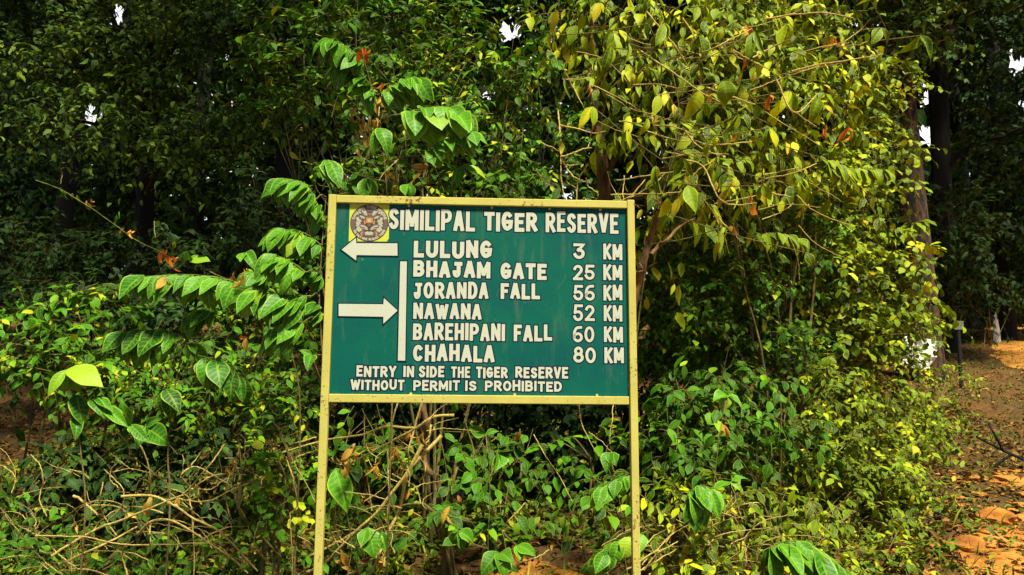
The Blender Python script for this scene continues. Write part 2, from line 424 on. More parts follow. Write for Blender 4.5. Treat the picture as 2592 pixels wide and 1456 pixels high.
def paint_mat(name, col, rust=.0, rough=.45, dirt=.25, rust_at=(.60, .66), fade=None, scale=30):
    m, n, l, b = new_mat(name)
    geo = n.new('ShaderNodeNewGeometry'); pos = geo.outputs['Position']
    a = noise(n, l, 6, 5, pos); f = noise(n, l, 130, 3, pos, .6)
    dk = tuple(c * .62 for c in col)
    r = ramp(n, [(.3, dk), (.62, col)]); l.new(a, r.inputs[0])
    c = mixc(n, l, dirt, col, r.outputs[0])
    c = mixc(n, l, math_(n, l, 'MULTIPLY', math_(n, l, 'SUBTRACT', f, .42), .35), c, dk)
    if fade:
        mo_ = ramp(n, [(.33, (.0008,.075,.085)), (.6, col)]); l.new(noise(n, l, 3.3, 5, pos, .7), mo_.inputs[0])
        c = mixc(n, l, .75, c, mo_.outputs[0])
        mp = n.new('ShaderNodeMapping'); mp.inputs['Scale'].default_value = (9, 9, 1.6); l.new(pos, mp.inputs[0])
        st = noise(n, l, 2.2, 5, mp.outputs[0], .65)
        rr = ramp(n, [(.52, (0,0,0)), (.75, (1,1,1))]); l.new(st, rr.inputs[0])
        c = mixc(n, l, math_(n, l, 'MULTIPLY', rr.outputs[0], .30), c, fade)
        sp = noise(n, l, 17, 6, pos, .8)
        rs = ramp(n, [(.70, (0,0,0)), (.74, (1,1,1))]); l.new(sp, rs.inputs[0])
        c = mixc(n, l, math_(n, l, 'MULTIPLY', rs.outputs[0], .5), c, (.40,.36,.12))
        wv = n.new('ShaderNodeTexNoise'); wv.inputs['Scale'].default_value = 2.6; wv.inputs['Detail'].default_value = 1.5; wv.inputs['Distortion'].default_value = 2.5
        l.new(pos, wv.inputs['Vector'])
        sc = math_(n, l, 'MULTIPLY', math_(n, l, 'GREATER_THAN', noise(n, l, 7, 2, pos), .60), math_(n, l, 'LESS_THAN', math_(n, l, 'ABSOLUTE', math_(n, l, 'SUBTRACT', wv.outputs['Fac'], .56)), .0016))
        c = mixc(n, l, math_(n, l, 'MULTIPLY', sc, .35), c, (.30,.40,.25))
    if rust:
        v1 = noise(n, l, scale, 5, pos, .7); v2 = noise(n, l, 3.2, 2, pos)
        k = math_(n, l, 'ADD', v1, math_(n, l, 'MULTIPLY', math_(n, l, 'SUBTRACT', v2, .5), .5))
        rk = ramp(n, [(rust_at[0], (0,0,0)), (rust_at[1], (1,1,1))]); l.new(k, rk.inputs[0])
        c = mixc(n, l, math_(n, l, 'MULTIPLY', rk.outputs[0], rust), c, (.13,.045,.012))
    l.new(c, b.inputs['Base Color']); b.inputs['Roughness'].default_value = rough
    b.inputs['Specular IOR Level'].default_value = .15
    bp = n.new('ShaderNodeBump'); bp.inputs['Strength'].default_value = .15; bp.inputs['Distance'].default_value = .004
    l.new(f, bp.inputs['Height']); l.new(bp.outputs[0], b.inputs['Normal'])
    return m
M_FRAME = paint_mat('cream_yellow_paint', (.60,.54,.13), .92, .55, .40, (.60, .65), None, 80)
M_GREEN = paint_mat('teal_green_paint', (.0002,.118,.080), .0, .6, .3, fade=(.16,.20,.12))
M_WHITE = paint_mat('cream_white_paint', (.57,.60,.48), .35, .5, .12, (.70, .76))
M_EDGE = paint_mat('navy_paint', (.006,.012,.04), 0, .5, .1)
M_STICK = paint_mat('yellow_sticker', (.62,.66,.07), 0, .4, .15)
M_DISC = paint_mat('emblem_brown', (.16,.12,.11), 0, .45, .3)
M_STRIPE = paint_mat('emblem_dark', (.085,.05,.05), 0, .5, .2)
M_ORANGE = paint_mat('emblem_orange', (.60,.25,.05), 0, .45, .2)

def box_pts(x0, x1, y0, y1, z0, z1, bev=.0):
    return np.array([[x, y, z] for z in (z0, z1) for y in (y0, y1) for x in (x0, x1)])
BOXQ = np.array([[0,2,3,1],[4,5,7,6],[0,1,5,4],[2,6,7,3],[0,4,6,2],[1,3,7,5]])
def bevelled(o, w_=.003, seg=2):
    md = o.modifiers.new('bevel', 'BEVEL'); md.width = w_; md.segments = seg; md.limit_method = 'ANGLE'
    return o
def sbox(name, x0, x1, y0, y1, z0, z1, mat, parent, bev=.003, shear=0.0):
    v = box_pts(x0, x1, y0, y1, z0, z1)
    if shear: v[:, 0] += shear * (z1 - v[:, 2]) / (z1 - z0)
    o = make_mesh(name, S2W(v), [BOXQ], mat, None, False, parent)
    return bevelled(o, bev) if bev else o
gb = gz(SC0[0], SC0[1])
board = thing('sign_board', 'big teal green direction board with cream lettering in a pale yellow frame', 'sign', (SC0[0], SC0[1], gb))
ZB = float(gb - SC0[2]) - .25
TOP = PH / 2 + .0365
sbox('post', -PW/2 - .034, -PW/2, -.018, .018, ZB, TOP, M_FRAME, board, .003)
sbox('post', PW/2, PW/2 + .033, -.018, .018, ZB, TOP + .003, M_FRAME, board, .003, .012)
sbox('top_rail', -PW/2 + .0005, PW/2 - .0005, -.016, .016, PH/2, PH/2 + .0345, M_FRAME, board, .003)
sbox('bottom_rail', -PW/2 + .0005, PW/2 - .0005, -.016, .016, -PH/2 - .036, -PH/2, M_FRAME, board, .003)
# inner lip of the angle iron frame
panel = sbox('panel', -PW/2 + .0005, PW/2 - .0005, -.001, .003, -PH/2 + .0005, PH/2 - .0005, M_GREEN, board, 0)
for (x, z) in ((-.33, PH/2 - .006), (.04, PH/2 - .006), (.30, PH/2 - .006), (.53, PH/2 - .006), (-.30, -PH/2 + .004), (.15, -PH/2 + .004), (.51, -PH/2 + .004)):
    a = np.arange(8) * math.pi / 4
    ring = np.stack([x + .006 * np.cos(a), np.full(8, -.0045), z + .006 * np.sin(a)], -1)
    ring2 = ring.copy(); ring2[:, 1] = 0
    mb = MB(); mb.add(S2W(np.vstack([ring, ring2])), [[i, (i+1) % 8, 8 + (i+1) % 8, 8 + i] for i in range(8)] + [[0,1,2,3],[0,3,4,7],[4,5,6,7]])
    mb.build('rivet', M_FRAME, panel, False)

# hand painted letters: strokes of a flat brush
def arc(cx, cy, ax, ay, a0, a1, n=9):
    a = np.radians(np.linspace(a0, a1, n)); return [(cx + ax * math.cos(t), cy + ay * math.sin(t)) for t in a]
GL = {
 'A': [[(0,0),(.43,1)], [(.57,1),(1,0)], [(.2,.30),(.8,.30)]],
 'B': [[(0,0),(0,1)], [(0,1)] + arc(.55,.76,.38,.24,90,-90) + [(0,.52)], [(0,.52)] + arc(.55,.26,.45,.26,90,-90) + [(0,0)]],
 'C': [arc(.5,.5,.5,.5,48,312,17)],
 'D': [[(0,0),(0,1)], [(0,1)] + arc(.42,.5,.58,.5,90,-90,13) + [(0,0)]],
 'E': [[(1,1),(0,1),(0,0),(1,0)], [(0,.52),(.8,.52)]],
 'F': [[(1,1),(0,1),(0,0)], [(0,.5),(.78,.5)]],
 'G': [arc(.5,.5,.5,.5,50,300,17) + [(.93,.12),(1,.45)], [(.58,.45),(1,.45)]],
 'H': [[(0,0),(0,1)], [(1,0),(1,1)], [(0,.5),(1,.5)]],
 'I': [[(.5,0),(.5,1)]],
 'J': [[(.35,1),(1,1)], [(.74,1),(.74,.3)] + arc(.42,.26,.32,.26,0,-185,10)],
 'K': [[(0,0),(0,1)], [(1,1),(.06,.42)], [(.28,.56),(1,0)]],
 'L': [[(0,1),(0,0),(1,0)]],
 'M': [[(0,0),(0,1)], [(1,0),(1,1)], [(.06,1),(.5,.22)], [(.94,1),(.5,.22)]],
 'N': [[(0,0),(0,1)], [(1,0),(1,1)], [(.05,1),(.95,0)]],
 'O': [arc(.5,.5,.5,.5,0,360,25)],
 'P': [[(0,0),(0,1)], [(0,1)] + arc(.5,.72,.5,.28,90,-90,11) + [(0,.44)]],
 'R': [[(0,0),(0,1)], [(0,1)] + arc(.5,.74,.46,.26,90,-90,11) + [(0,.48)], [(.45,.46),(1,0)]],
 'S': [arc(.5,.76,.46,.24,28,200,9) + [(.2,.6),(.8,.42)] + arc(.5,.25,.48,.25,22,-155,10)],
 'T': [[(0,1),(1,1)], [(.5,1),(.5,0)]],
 'U': [[(0,1),(0,.35)] + arc(.5,.35,.5,.35,180,360,11) + [(1,.35),(1,1)]],
 'V': [[(0,1),(.45,0)], [(1,1),(.55,0)]],
 'W': [[(0,1),(.24,0)], [(.5,.9),(.26,0)], [(.5,.9),(.74,0)], [(1,1),(.76,0)]],
 'Y': [[(0,1),(.5,.45)], [(1,1),(.5,.45)], [(.5,.5),(.5,0)]],
 '0': [arc(.5,.5,.5,.5,0,360,25)],
 '2': [arc(.5,.72,.46,.28,165,-25,9) + [(.1,.05)], [(0,0),(1,0)]],
 '3': [[(.05,1),(.95,1),(.45,.58)], [(.45,.60)] + arc(.5,.3,.46,.3,85,-165,12)],
 '5': [[(.95,1),(.15,1),(.08,.55)], [(.08,.52)] + arc(.48,.29,.5,.29,110,-165,12)],
 '6': [[(.9,1)] + arc(.62,.5,.62,.5,105,180,6) + arc(.5,.27,.5,.27,180,540,19)],
 '8': [arc(.5,.76,.40,.24,0,360,19), arc(.5,.27,.5,.27,0,360,21)],
}
GWID = {'I': .30, 'M': 1.22, 'W': 1.35, 'E': .86, 'L': .86, 'F': .84, 'J': .92, 'T': .92, 'S': .92, 'N': 1.02, 'K': 1.0, 'O': 1.06, 'C': .98, 'U': 1.02}
def stroke(poly, th, ext):
    """flat strip along a polyline -> verts2d, quads"""
    p = [np.array(q, float) for q in poly]
    q = [p[0]]
    for a in p[1:]:
        if np.linalg.norm(a - q[-1]) > 1e-6: q.append(a)
    p = np.array(q)
    closed = np.linalg.norm(p[0] - p[-1]) < 1e-6
    if not closed and ext:
        p[0] += (p[0] - p[1]) / np.linalg.norm(p[0] - p[1]) * ext
        p[-1] += (p[-1] - p[-2]) / np.linalg.norm(p[-1] - p[-2]) * ext
    d = nrm(np.diff(p, axis=0)); nn = np.stack([-d[:, 1], d[:, 0]], -1)
    L_, R2 = [], []
    for i in range(len(p)):
        if closed and i in (0, len(p) - 1): a, b = nn[-1], nn[0]
        else: a, b = nn[max(i-1, 0)], nn[min(i, len(nn)-1)]
        m_ = nrm(a + b); k = 1 / max(np.dot(m_, a), .55)
        L_.append(p[i] + m_ * k * th / 2); R2.append(p[i] - m_ * k * th / 2)
    V = np.array(L_ + R2); n_ = len(p)
    return V, [[i, i+1, n_+i+1, n_+i] for i in range(n_-1)]
def word(mbw, mbe, text, x0, x1, z0, z1, th_k, r, gap=.16, edge=.005):
    """lay a word into a box of the board"""
    h = z1 - z0
    ws = [GWID.get(c, 1.0) for c in text]
    tot = sum(ws) + gap * (len(text) - 1)
    k = (x1 - x0) / tot
    x = x0
    th = min(h * th_k, k * (.27 if text[0].isdigit() else .36), h * (.19 if text[0].isdigit() else 1))
    for c, w_ in zip(text, ws):
        W_ = w_ * k
        jz = h * .02 * r.normal(); jh = 1 + .02 * r.normal()
        for si, st in enumerate(GL[c]):
            pts = []
            for (a, b_) in st:
                xx = x + (W_/2 if c == 'I' else th/2 + a * (W_ - th))
                pts.append((xx, z0 + jz + th/2 + b_ * (h * jh - th)))
            for (mm, t2, e2, yy) in ((mbe, th + 2*edge, th/2 + edge, -.0013 - .00008*si), (mbw, th, th/2, -.0020 - .00008*si)):
                ee = e2
                V, Q = stroke(pts, t2, ee)
                V3 = np.stack([V[:, 0], np.full(len(V), yy), V[:, 1]], -1)
                mm.add(S2W(V3), [q[::-1] for q in Q])
        x += W_ + gap * k
r = np.random.RandomState(3)
def lettering(words, th):
    for (t, x0, x1, ya, yb) in words:
        mw, me_ = MB(), MB()
        a = cr(x0, (ya + yb) / 2); b_ = cr(x1, (ya + yb) / 2)
        z1 = cr((x0 + x1) / 2, ya)[1]; z0 = cr((x0 + x1) / 2, yb)[1]
        word(mw, me_, t, a[0], b_[0], z0, z1, th, r)
        mw.build('lettering', M_WHITE, panel, False)
        me_.build('letter_outline', M_EDGE, panel, False)
lettering([('SIMILIPAL', 468, 1022, 157, 289), ('TIGER', 1080, 1422, 172, 294), ('RESERVE', 1475, 1942, 175, 302)], .235)
rows = [([('LULUNG', 628, 1130, 355, 465), ('3', 1650, 1728, 372, 475), ('KM', 1845, 1967, 372, 477)]),
        ([('BHAJAM', 625, 1120, 488, 591), ('GATE', 1185, 1481, 501, 602), ('25', 1650, 1790, 508, 606), ('KM', 1845, 1967, 510, 608)]),
        ([('JORANDA', 625, 1107, 620, 726), ('FALL', 1186, 1438, 630, 730), ('56', 1653, 1790, 638, 738), ('KM', 1846, 1967, 640, 738)]),
        ([('NAWANA', 625, 1063, 757, 857), ('52', 1652, 1790, 768, 871), ('KM', 1848, 1967, 770, 872)]),
        ([('BAREHIPANI', 623, 1212, 885, 994), ('FALL', 1270, 1516, 897, 1000), ('60', 1650, 1787, 903, 1004), ('KM', 1849, 1971, 906, 1007)]),
        ([('CHAHALA', 623, 1146, 1022, 1130), ('80', 1652, 1797, 1035, 1139), ('KM', 1852, 1977, 1040, 1141)])]
for q in rows: lettering(q, .25)
lettering([('ENTRY', 260, 515, 1160, 1230), ('IN', 562, 630, 1160, 1231), ('SIDE', 660, 824, 1160, 1232), ('THE', 868, 990, 1163, 1234), ('TIGER', 1028, 1231, 1166, 1236), ('RESERVE', 1280, 1619, 1168, 1239)], .22)
lettering([('WITHOUT', 222, 568, 1248, 1314), ('PERMIT', 625, 923, 1252, 1318), ('IS', 958, 1031, 1253, 1320), ('PROHIBITED', 1085, 1579, 1255, 1322)], .22)

def flat_poly(name, pts, yy, mat, parent, edge=None):
    """flat painted shape (fan of a polygon given in board coordinates)"""
    import bmesh
    bm = bmesh.new()
    vs = [bm.verts.new(S2W([x, yy, z])) for x, z in pts]
    f = bm.faces.new(vs); bm.normal_update(); bmesh.ops.triangulate(bm, faces=[f])
    me = bpy.data.meshes.new(name); bm.normal_update(); bm.to_mesh(me); bm.free(); me.materials.append(mat)
    o = bpy.data.objects.new(name, me); C.collection.objects.link(o)
    o.parent = parent; o.matrix_parent_inverse = Matrix.Translation(-parent.location)
    return o
def outset(pts, e):
    p = np.array(pts); n_ = len(p); out = []
    ar = sum(p[i][0]*p[(i+1) % n_][1] - p[(i+1) % n_][0]*p[i][1] for i in range(n_))
    s = 1 if ar > 0 else -1
    for i in range(n_):
        a = nrm(p[i] - p[i-1]); b_ = nrm(p[(i+1) % n_] - p[i])
        na, nb = s*np.array([a[1], -a[0]]), s*np.array([b_[1], -b_[0]])
        m_ = nrm(na + nb); out.append(p[i] + m_ * e / max(np.dot(m_, na), .45))
    return out
A1 = [cr(*q) for q in ((165,412),(258,336),(259,371),(523,372),(524,451),(260,447),(258,482))]
A2 = [cr(*q) for q in ((146,760),(433,763),(436,723),(524,803),(433,888),(433,843),(146,838))]
BAR = [cr(*q) for q in ((541,488),(584,488),(573,1125),(526,1124))]
for nm_, a in (('arrow', A1), ('arrow', A2), ('divider_bar', BAR)):
    o = flat_poly(nm_, a, -.0034, M_WHITE, panel)
    flat_poly('letter_outline', outset(a, .005), -.0030, M_EDGE, panel)
# round emblem on a yellow square sticker
ST = [cr(*q) for q in ((217,113),(471,122),(468,340),(455,360),(210,358))]
flat_poly('sticker', ST, -.0013, M_STICK, panel)
ec = np.array(cr(343, 240)); er = abs(cr(465, 240)[0] - cr(221, 240)[0]) / 2
flat_poly('emblem', [(ec[0] + er*math.cos(a), ec[1] + er*math.sin(a)) for a in np.linspace(0, 2*math.pi, 48, False)], -.0017, M_DISC, panel)
mw, mo, mk = MB(), MB(), MB()
M_CREAM = paint_mat('emblem_cream', (.48,.46,.34), .0, .5, .3)
def est(mm, pts, th, yy):
    V, Q = stroke([(ec[0] + er*a, ec[1] + er*b_) for a, b_ in pts], th*er, 0)
    mm.add(S2W(np.stack([V[:, 0], np.full(len(V), yy), V[:, 1]], -1)), [q[::-1] for q in Q])
def arc_text(text, rad, a0, a1, hh, k=.10):
    n_ = len(text)
    for i, c in enumerate(text):
        if c == ' ': continue
        a = math.radians(a0 + (a1 - a0) * (i + .5) / n_); ww = abs(math.radians(a1 - a0)) * rad / n_ * .8
        up = 1 if a1 < a0 else -1
        for si, st in enumerate(GL[c.upper()]):
            pts = []
            for (x, y) in st:
                if c == 'I': x = .5
                lx, ly = (x - .5) * ww, (y - .5) * hh
                rr_ = rad + up * ly; th_ = a - up * lx / rad
                pts.append((rr_ * math.cos(th_), rr_ * math.sin(th_)))
            est(mw, pts, .045, -.0021 - .00006 * si)
arc_text('SIMILIPAL TIGER RESERVE', .87, 168, 12, .13)
arc_text('THE ONLY HOME TO BLACK TIGERS', .89, 207, 335, .10)
est(mk, arc(0, 0, .99, .99, 0, 360, 40), .035, -.0020)
est(mk, arc(0, -.02, .75, .75, 0, 360, 40), .03, -.00215)
# tiger face: cream patches, dark stripes, orange nose
def sym(mm, pts, th, yy):
    est(mm, pts, th, yy); est(mm, [(-a, b_) for a, b_ in pts], th, yy)
for pts, th in (([(.62,.42),(.58,.55),(.45,.52)],.09), ([(.28,.66),(.2,.52),(.16,.40)],.10), ([(.42,.66),(.32,.56),(.22,.42)],.07),
                ([(.50,.36),(.36,.30),(.26,.24)],.09), ([(.64,.30),(.60,.12),(.42,.10)],.14), ([(.68,.05),(.58,-.06),(.48,.0)],.15), ([(.5,.2),(.40,.22)],.06),
                ([(.66,-.3),(.52,-.36),(.45,-.46)],.22), ([(.10,-.30),(.26,-.20),(.46,-.16)],.09), ([(.06,-.38),(.22,-.31),(.42,-.27)],.06), ([(.70,-.12),(.60,-.2),(.5,-.2)],.08)):
    sym(mw, pts, th, -.0022)
est(mw, [(-.20,-.60),(-.10,-.55),(0,-.58),(.10,-.55),(.2,-.60)], .17, -.0022)
est(mo, [(0,.28),(0,.0)], .34, -.0022); est(mw, [(-.02,.22),(-.01,.04)], .17, -.0024)
sym(mo, [(.26,.12),(.24,-.02),(.18,-.12)], .07, -.00225); sym(mo, [(.34,-.48),(.42,-.60),(.36,-.70)], .07, -.00225)
sym(mk, [(.08,-.04),(.2,-.10),(.06,-.22),(0,-.24)], .05, -.0025); est(mk, [(0,-.2),(0,-.34)], .04, -.0025)
sym(mk, [(0,-.36),(.12,-.44),(.26,-.42)], .05, -.0025); sym(mk, [(.3,.17),(.42,.17),(.5,.24)], .05, -.0025); sym(mk, [(.30,.02),(.44,-.03)], .04, -.0025)
sym(mk, [(.5,-.22),(.2,-.28)], .03, -.0026); sym(mk, [(.60,.50),(.40,.44)], .04, -.0025); est(mk, [(-.1,.62),(0,.52),(.1,.62)], .05, -.0025)
est(mo, [(-.07,.56),(0,.46),(.07,.56)], .05, -.0024)
mw.build('emblem_lettering', M_CREAM, panel, False); mo.build('tiger_nose', M_ORANGE, panel, False); mk.build('tiger_stripes', M_STRIPE, panel, False)
# ------------------------------------------------------------------ trees
def tree(name, label, path, radii, bark, pal, lobes, L, seed, group=None, canopy=None, **kw):
    r = np.random.RandomState(seed)
    b = np.array(path[0], float); b[2] = gz(b[0], b[1])
    t = thing(name, label, 'tree', b, group)
    pts = [b - [0, 0, .3]] + [np.array(p, float) for p in path[1:]]
    sp = spline(pts, 40); rr = np.interp(np.linspace(0, 1, 40), np.linspace(0, 1, len(radii)), radii)
    V, Q = tubes(sp[None], rr[None], 18)
    # bark flutes
    ang = np.tile(np.arange(18) * 2 * math.pi / 18, 40); ring = np.repeat(np.arange(40), 18)
    c = sp[ring]; V = c + (V - c) * (1 + .07 * np.sin(ang * 4 + ring * .12) + .05 * np.sin(ang * 7 - ring * .3))[:, None]
    make_mesh('trunk', V, [Q], bark, None, True, t)
    if lobes:
        lm, tm = foliage(lobes, L, r=r, **kw)
        if canopy:  # unseen overhead lobes added to shade what lies behind
            l2, t2 = foliage(canopy, .26, r=r, wr=.55, tpl='far', lai=1.9, nl=9, twig=1.3, tone=(.5, .25))
            lm.add(np.concatenate(l2.V), np.concatenate(l2.Q), None, np.concatenate(l2.A)); tm.add(np.concatenate(t2.V), np.concatenate(t2.Q))
            lobes = list(lobes) + list(canopy)
        lm.build('crown', LEAF[pal], t)
        ps, rl = [], []
        for lb in lobes:
            cc, Rr = lobe_world(lb)
            i = int(np.clip(np.argmin(np.linalg.norm(sp - (cc - [0, 0, .8 * Rr[2]]), axis=1)), 8, 36))
            ps.append(spline([sp[i], sp[i] * .5 + cc * .5 + [0, 0, .25], cc], 10)); rl.append(np.linspace(rr[i] * .5, rr[i] * .12, 10))
            for _ in range(4):
                q = cc + nrm(r.normal(size=3)) * Rr * .8
                ps.append(spline([sp[i] * .3 + cc * .7 + [0, 0, .1], q], 10)); rl.append(np.linspace(rr[i] * .2, rr[i] * .05, 10))
        tm.add(*tubes(np.array(ps), np.array(rl), 6))
        tm.build('limbs', bark, t)
    return t
FK = dict(wr=.52, tpl='far', nl=9, twig=1.1, droop=.35, hang=.3, gaps=True, shell=.35, fold=.3, bend=.4)
# the thick trunk at the right
trunkA = tree('forest_tree', 'thick brown trunk rising from the verge at the right, wrapped in round leaved creeper',
   [P(2346,905,16), P(2330,700,16), P(2300,420,16), P(2282,200,16), P(2262,-120,16), P(2240,-500,16)], [.36,.27,.25,.23,.2,.15], BARK, 'canopy',
   [(2230,90,120,100,15.6,1.2), (2330,60,90,70,15.4,1.0), (2180,250,70,90,15.3,1.0), (2120,-200,420,200,15.5,2.5), (2420,-260,300,160,16.5,2.5)], .17, 21, canopy=[('w',6.2,13.6,11,2.6,3,1.6),('w',9,17.5,12.5,4,4,2)], lai=2.0, tone=(.42,.34), **FK)  # the canopy lobes are out of view, added for their shade
far = [
 ('tall dark trunk at the far right of the thick creeper covered tree', 2402, 21, .24, [(2470,120,130,130,21,2.5),(2560,330,120,110,20,2),(2440,-120,260,120,22,3)]),
 ('slim dark tree at the far right edge above the bend of the road', 2560, 25, .2, [(2540,420,140,120,24,2.5),(2480,560,120,90,24,2),(2590,640,130,110,25,2),(2620,200,110,160,25,2)]),
 ('slender dark tree standing beyond the roadside stone', 2478, 30, .22, [(2440,640,110,90,29,2.5),(2520,720,110,60,28,2),(2500,220,130,110,30,3)]),
 ('slim tree in deep shade at the far left edge', 112, 14, .13, [(60,60,150,110,14,1.8),(40,250,110,90,13.5,1.5),(150,-140,320,140,14,3)]),
 ('dark straight trunk in the shade left of the board', 694, 11.5, .11, [(640,130,150,120,11.5,1.4),(760,60,170,100,11,1.4),(700,-180,380,150,11,2.6)]),
 ('light leaved tree whose bough sweeps down across the top left', 330, 13, .12, [(380,110,170,90,12.6,1.3),(520,60,150,80,12.2,1.2),(300,210,110,70,12.6,1),(420,230,150,60,12.2,1.0),(600,330,150,60,11.6,.9),(180,300,130,70,11.8,.9),(330,330,130,60,11.4,.8),(470,360,130,60,11.2,.8),(240,90,120,70,12.3,1),(100,170,110,70,12.4,1),(480,-140,360,130,12.5,2.4)]),
 ('dark tree deep in the cavity between the left shrubs', 470, 19, .17, [(420,330,150,120,18,2),(280,480,170,110,18.5,2),(560,450,140,100,18,2),(330,-60,300,120,19,3)]),
 ('shaded tree far back on the left side', 215, 22, .2, [(150,430,200,140,22,2.5),(60,560,150,120,21.5,2),(270,620,190,90,22,2),(120,120,220,160,22,3)]),
 ('shaded tree far back behind the left corner of the board', 800, 20, .18, [(740,380,180,150,20,2.3),(690,560,160,120,20,2),(880,180,200,160,20,2.6),(820,-120,300,120,20,3)]),
 ('tall tree far back above the middle of the board', 1190, 18, .18, [(1080,120,190,140,18,2.4),(1270,330,190,140,18,2.2),(1180,-100,330,120,18,3),(1150,430,220,110,18,2)]),
 ('tall tree far back behind the bright foliage right of centre', 1700, 17, .18, [(1600,150,210,170,17,2.4),(1850,120,210,170,17,2.4),(1720,380,260,150,17,2.2),(1700,-160,420,130,17,3),(1900,560,260,180,17,2.2)]),
 ('dark tree far back left of the thick trunk', 2120, 22, .2, [(2080,330,170,160,22,2.4),(2160,560,170,150,22,2.2),(2060,30,200,140,22,2.6),(2100,760,170,110,21,2)]),
]
SHADE_LOBES = {0: [('w',12.5,17,13,4,4,2),('w',15,21,14.5,4,4,2)], 1: [('w',18,23,15,5,5,2)], 3: [('w',-9.3,8,9.5,3,4,1.5),('w',-10.5,13,11,3.5,4,1.6)],  # boughs out of view, added to block the sun over the background
  8: [('w',-3,14.5,12,4,4,2)], 9: [('w',.3,13.5,12,3.5,3.5,2),('w',1.5,18,13,4,4,2)], 10: [('w',4.3,13.5,12,3.5,3.5,2),('w',5.5,18,13,4,4,2)],
 6: [('w',-7,16,12.5,4,4,2)], 7: [('w',-11,18,13,4.5,4.5,2)]}
for i, (lab, px, y, rad, lobes) in enumerate(far):

    p0 = P(px, 980, y); lean = np.random.RandomState(i).normal() * .5
    H = 9 + y * .3
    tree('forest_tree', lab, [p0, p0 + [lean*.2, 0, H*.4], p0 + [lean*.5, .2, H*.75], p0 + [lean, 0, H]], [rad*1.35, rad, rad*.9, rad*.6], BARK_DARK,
         'canopy' if i in (5,) else 'far', lobes, .12 if y < 15 else .2, 40 + i, canopy=(SHADE_LOBES.get(i) or ([('w',-3.3,7.6,9.5,3.2,3.8,1.5),('w',-.6,9.8,10,2.6,3,1.5)] if px == 694 else None)), lai=2.6 if i != 5 else 2.3, tone=(.55 if i in (4, 5) else .42, .34), **FK)
# bank of white cloud far behind the wood
m, n, l, b = new_mat('white_cloud')
n.remove(b); em = n.new('ShaderNodeEmission'); geo = n.new('ShaderNodeNewGeometry')
cr_ = ramp(n, [(.3, (.75,.82,.95)), (.6, (1,1,.97))]); l.new(noise(n, l, .03, 4, geo.outputs['Position']), cr_.inputs[0])
l.new(cr_.outputs[0], em.inputs[0]); em.inputs[1].default_value = .9; l.new(em.outputs[0], n['Material Output'].inputs[0])
a = np.radians(np.linspace(-52, 52, 41)); zz = np.linspace(-5, 135, 9)
V = np.array([[260*math.sin(t), 260*math.cos(t) - 20, z] for z in zz for t in a]); g = np.arange(len(V)).reshape(9, 41)
tag(make_mesh('sky', V, [np.stack([g[:-1,:-1], g[:-1,1:], g[1:,1:], g[1:,:-1]], -1).reshape(-1, 4)], m), 'bank of white cloud behind the wood', None, None, 'structure')
# a far wood behind everything
wl = []
for i in range(44):
    x = -34 + 68 * (i + .5) / 44
    for zc in (3, 9, 15, 21):
        wl.append((x, 36 + 5 * math.sin(i * 1.7 + zc), zc))
r = np.random.RandomState(5)
lm = MB()
for (x, y, z) in wl:
    n_ = 520
    pos = np.array([x, y, z + gz(x, y)]) + r.normal(size=(n_, 3)) * [1.4, 1.3, 2.1]
    pos = pos[gap_keep(pos, 14)]
    n_ = len(pos)
    V, Q, A = leaves(pos, r.normal(size=(n_, 3)) + [0, -.4, -.5], r.normal(size=(n_, 3)) * .6 + UP + sdir * .4, .75 * (.6 + .7 * r.rand(n_)), .6, 'far', .35 + .25 * r.normal(size=n_), .4, .3, r)
    lm.add(V, Q, None, A)
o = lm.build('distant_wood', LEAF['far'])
tag(o, 'dark mass of the wood far behind the trees', None, None, 'stuff')

# ------------------------------------------------------------------ shrubs and creepers
RT = P(1530, 900, 7.6)
trunkB = tree('creeper_tree', 'slender reddish trunk behind the board draped with long yellow green creeper leaves',
   [P(1540,1150,7.6), P(1532,800,7.6), P(1528,480,7.6), P(1500,200,7.7), P(1480,-150,7.8)], [.075,.068,.062,.055,.045], BARK_RED, 'lime',
   [(1560,150,150,120,7.0,.6), (1700,250,160,150,6.7,.6), (1480,60,150,80,7.2,.6), (1650,40,170,80,7.0,.6), (1790,420,130,130,6.4,.5), (1690,500,90,80,6.3,.35)], .15, 61,
   lai=1.9, wr=.42, tpl='ovate', nl=7, twig=.55, droop=.6, hang=1.15, gaps=True, tone=(.50,.27), shell=.5)
shrub('creeper_bush', 'sunlit yellow green creeper heaped above and right of the board', 
   [(1850,170,180,130,6.9,.6), (1990,260,160,150,7.2,.6), (1880,380,170,130,6.8,.5), (2060,120,140,110,7.6,.6), (1960,20,200,90,7.6,.7), (1800,60,150,90,7.3,.6), (2020,430,130,90,7.2,.5)], 'lime', .115, seed=3,
   lai=2.2, wr=.46, nl=8, twig=.5, hang=.8, tone=(.52,.30), gaps=True)
shrub('round_leaf_shrub', 'tall shrub of small rounded leaves between the bright creeper and the thick trunk',
   [(2110,480,130,120,8.6,.7), (2200,380,90,120,9.2,.7), (2180,640,150,120,8.6,.7), (2080,640,120,110,8.2,.6), (2240,770,120,90,8.8,.6), (2120,820,150,100,8.2,.6), (2230,210,70,90,10,.6)], 'lime', .085, seed=4,
   lai=2.7, wr=.68, tpl='round', nl=12, twig=.55, hang=.35, tone=(.40,.27))
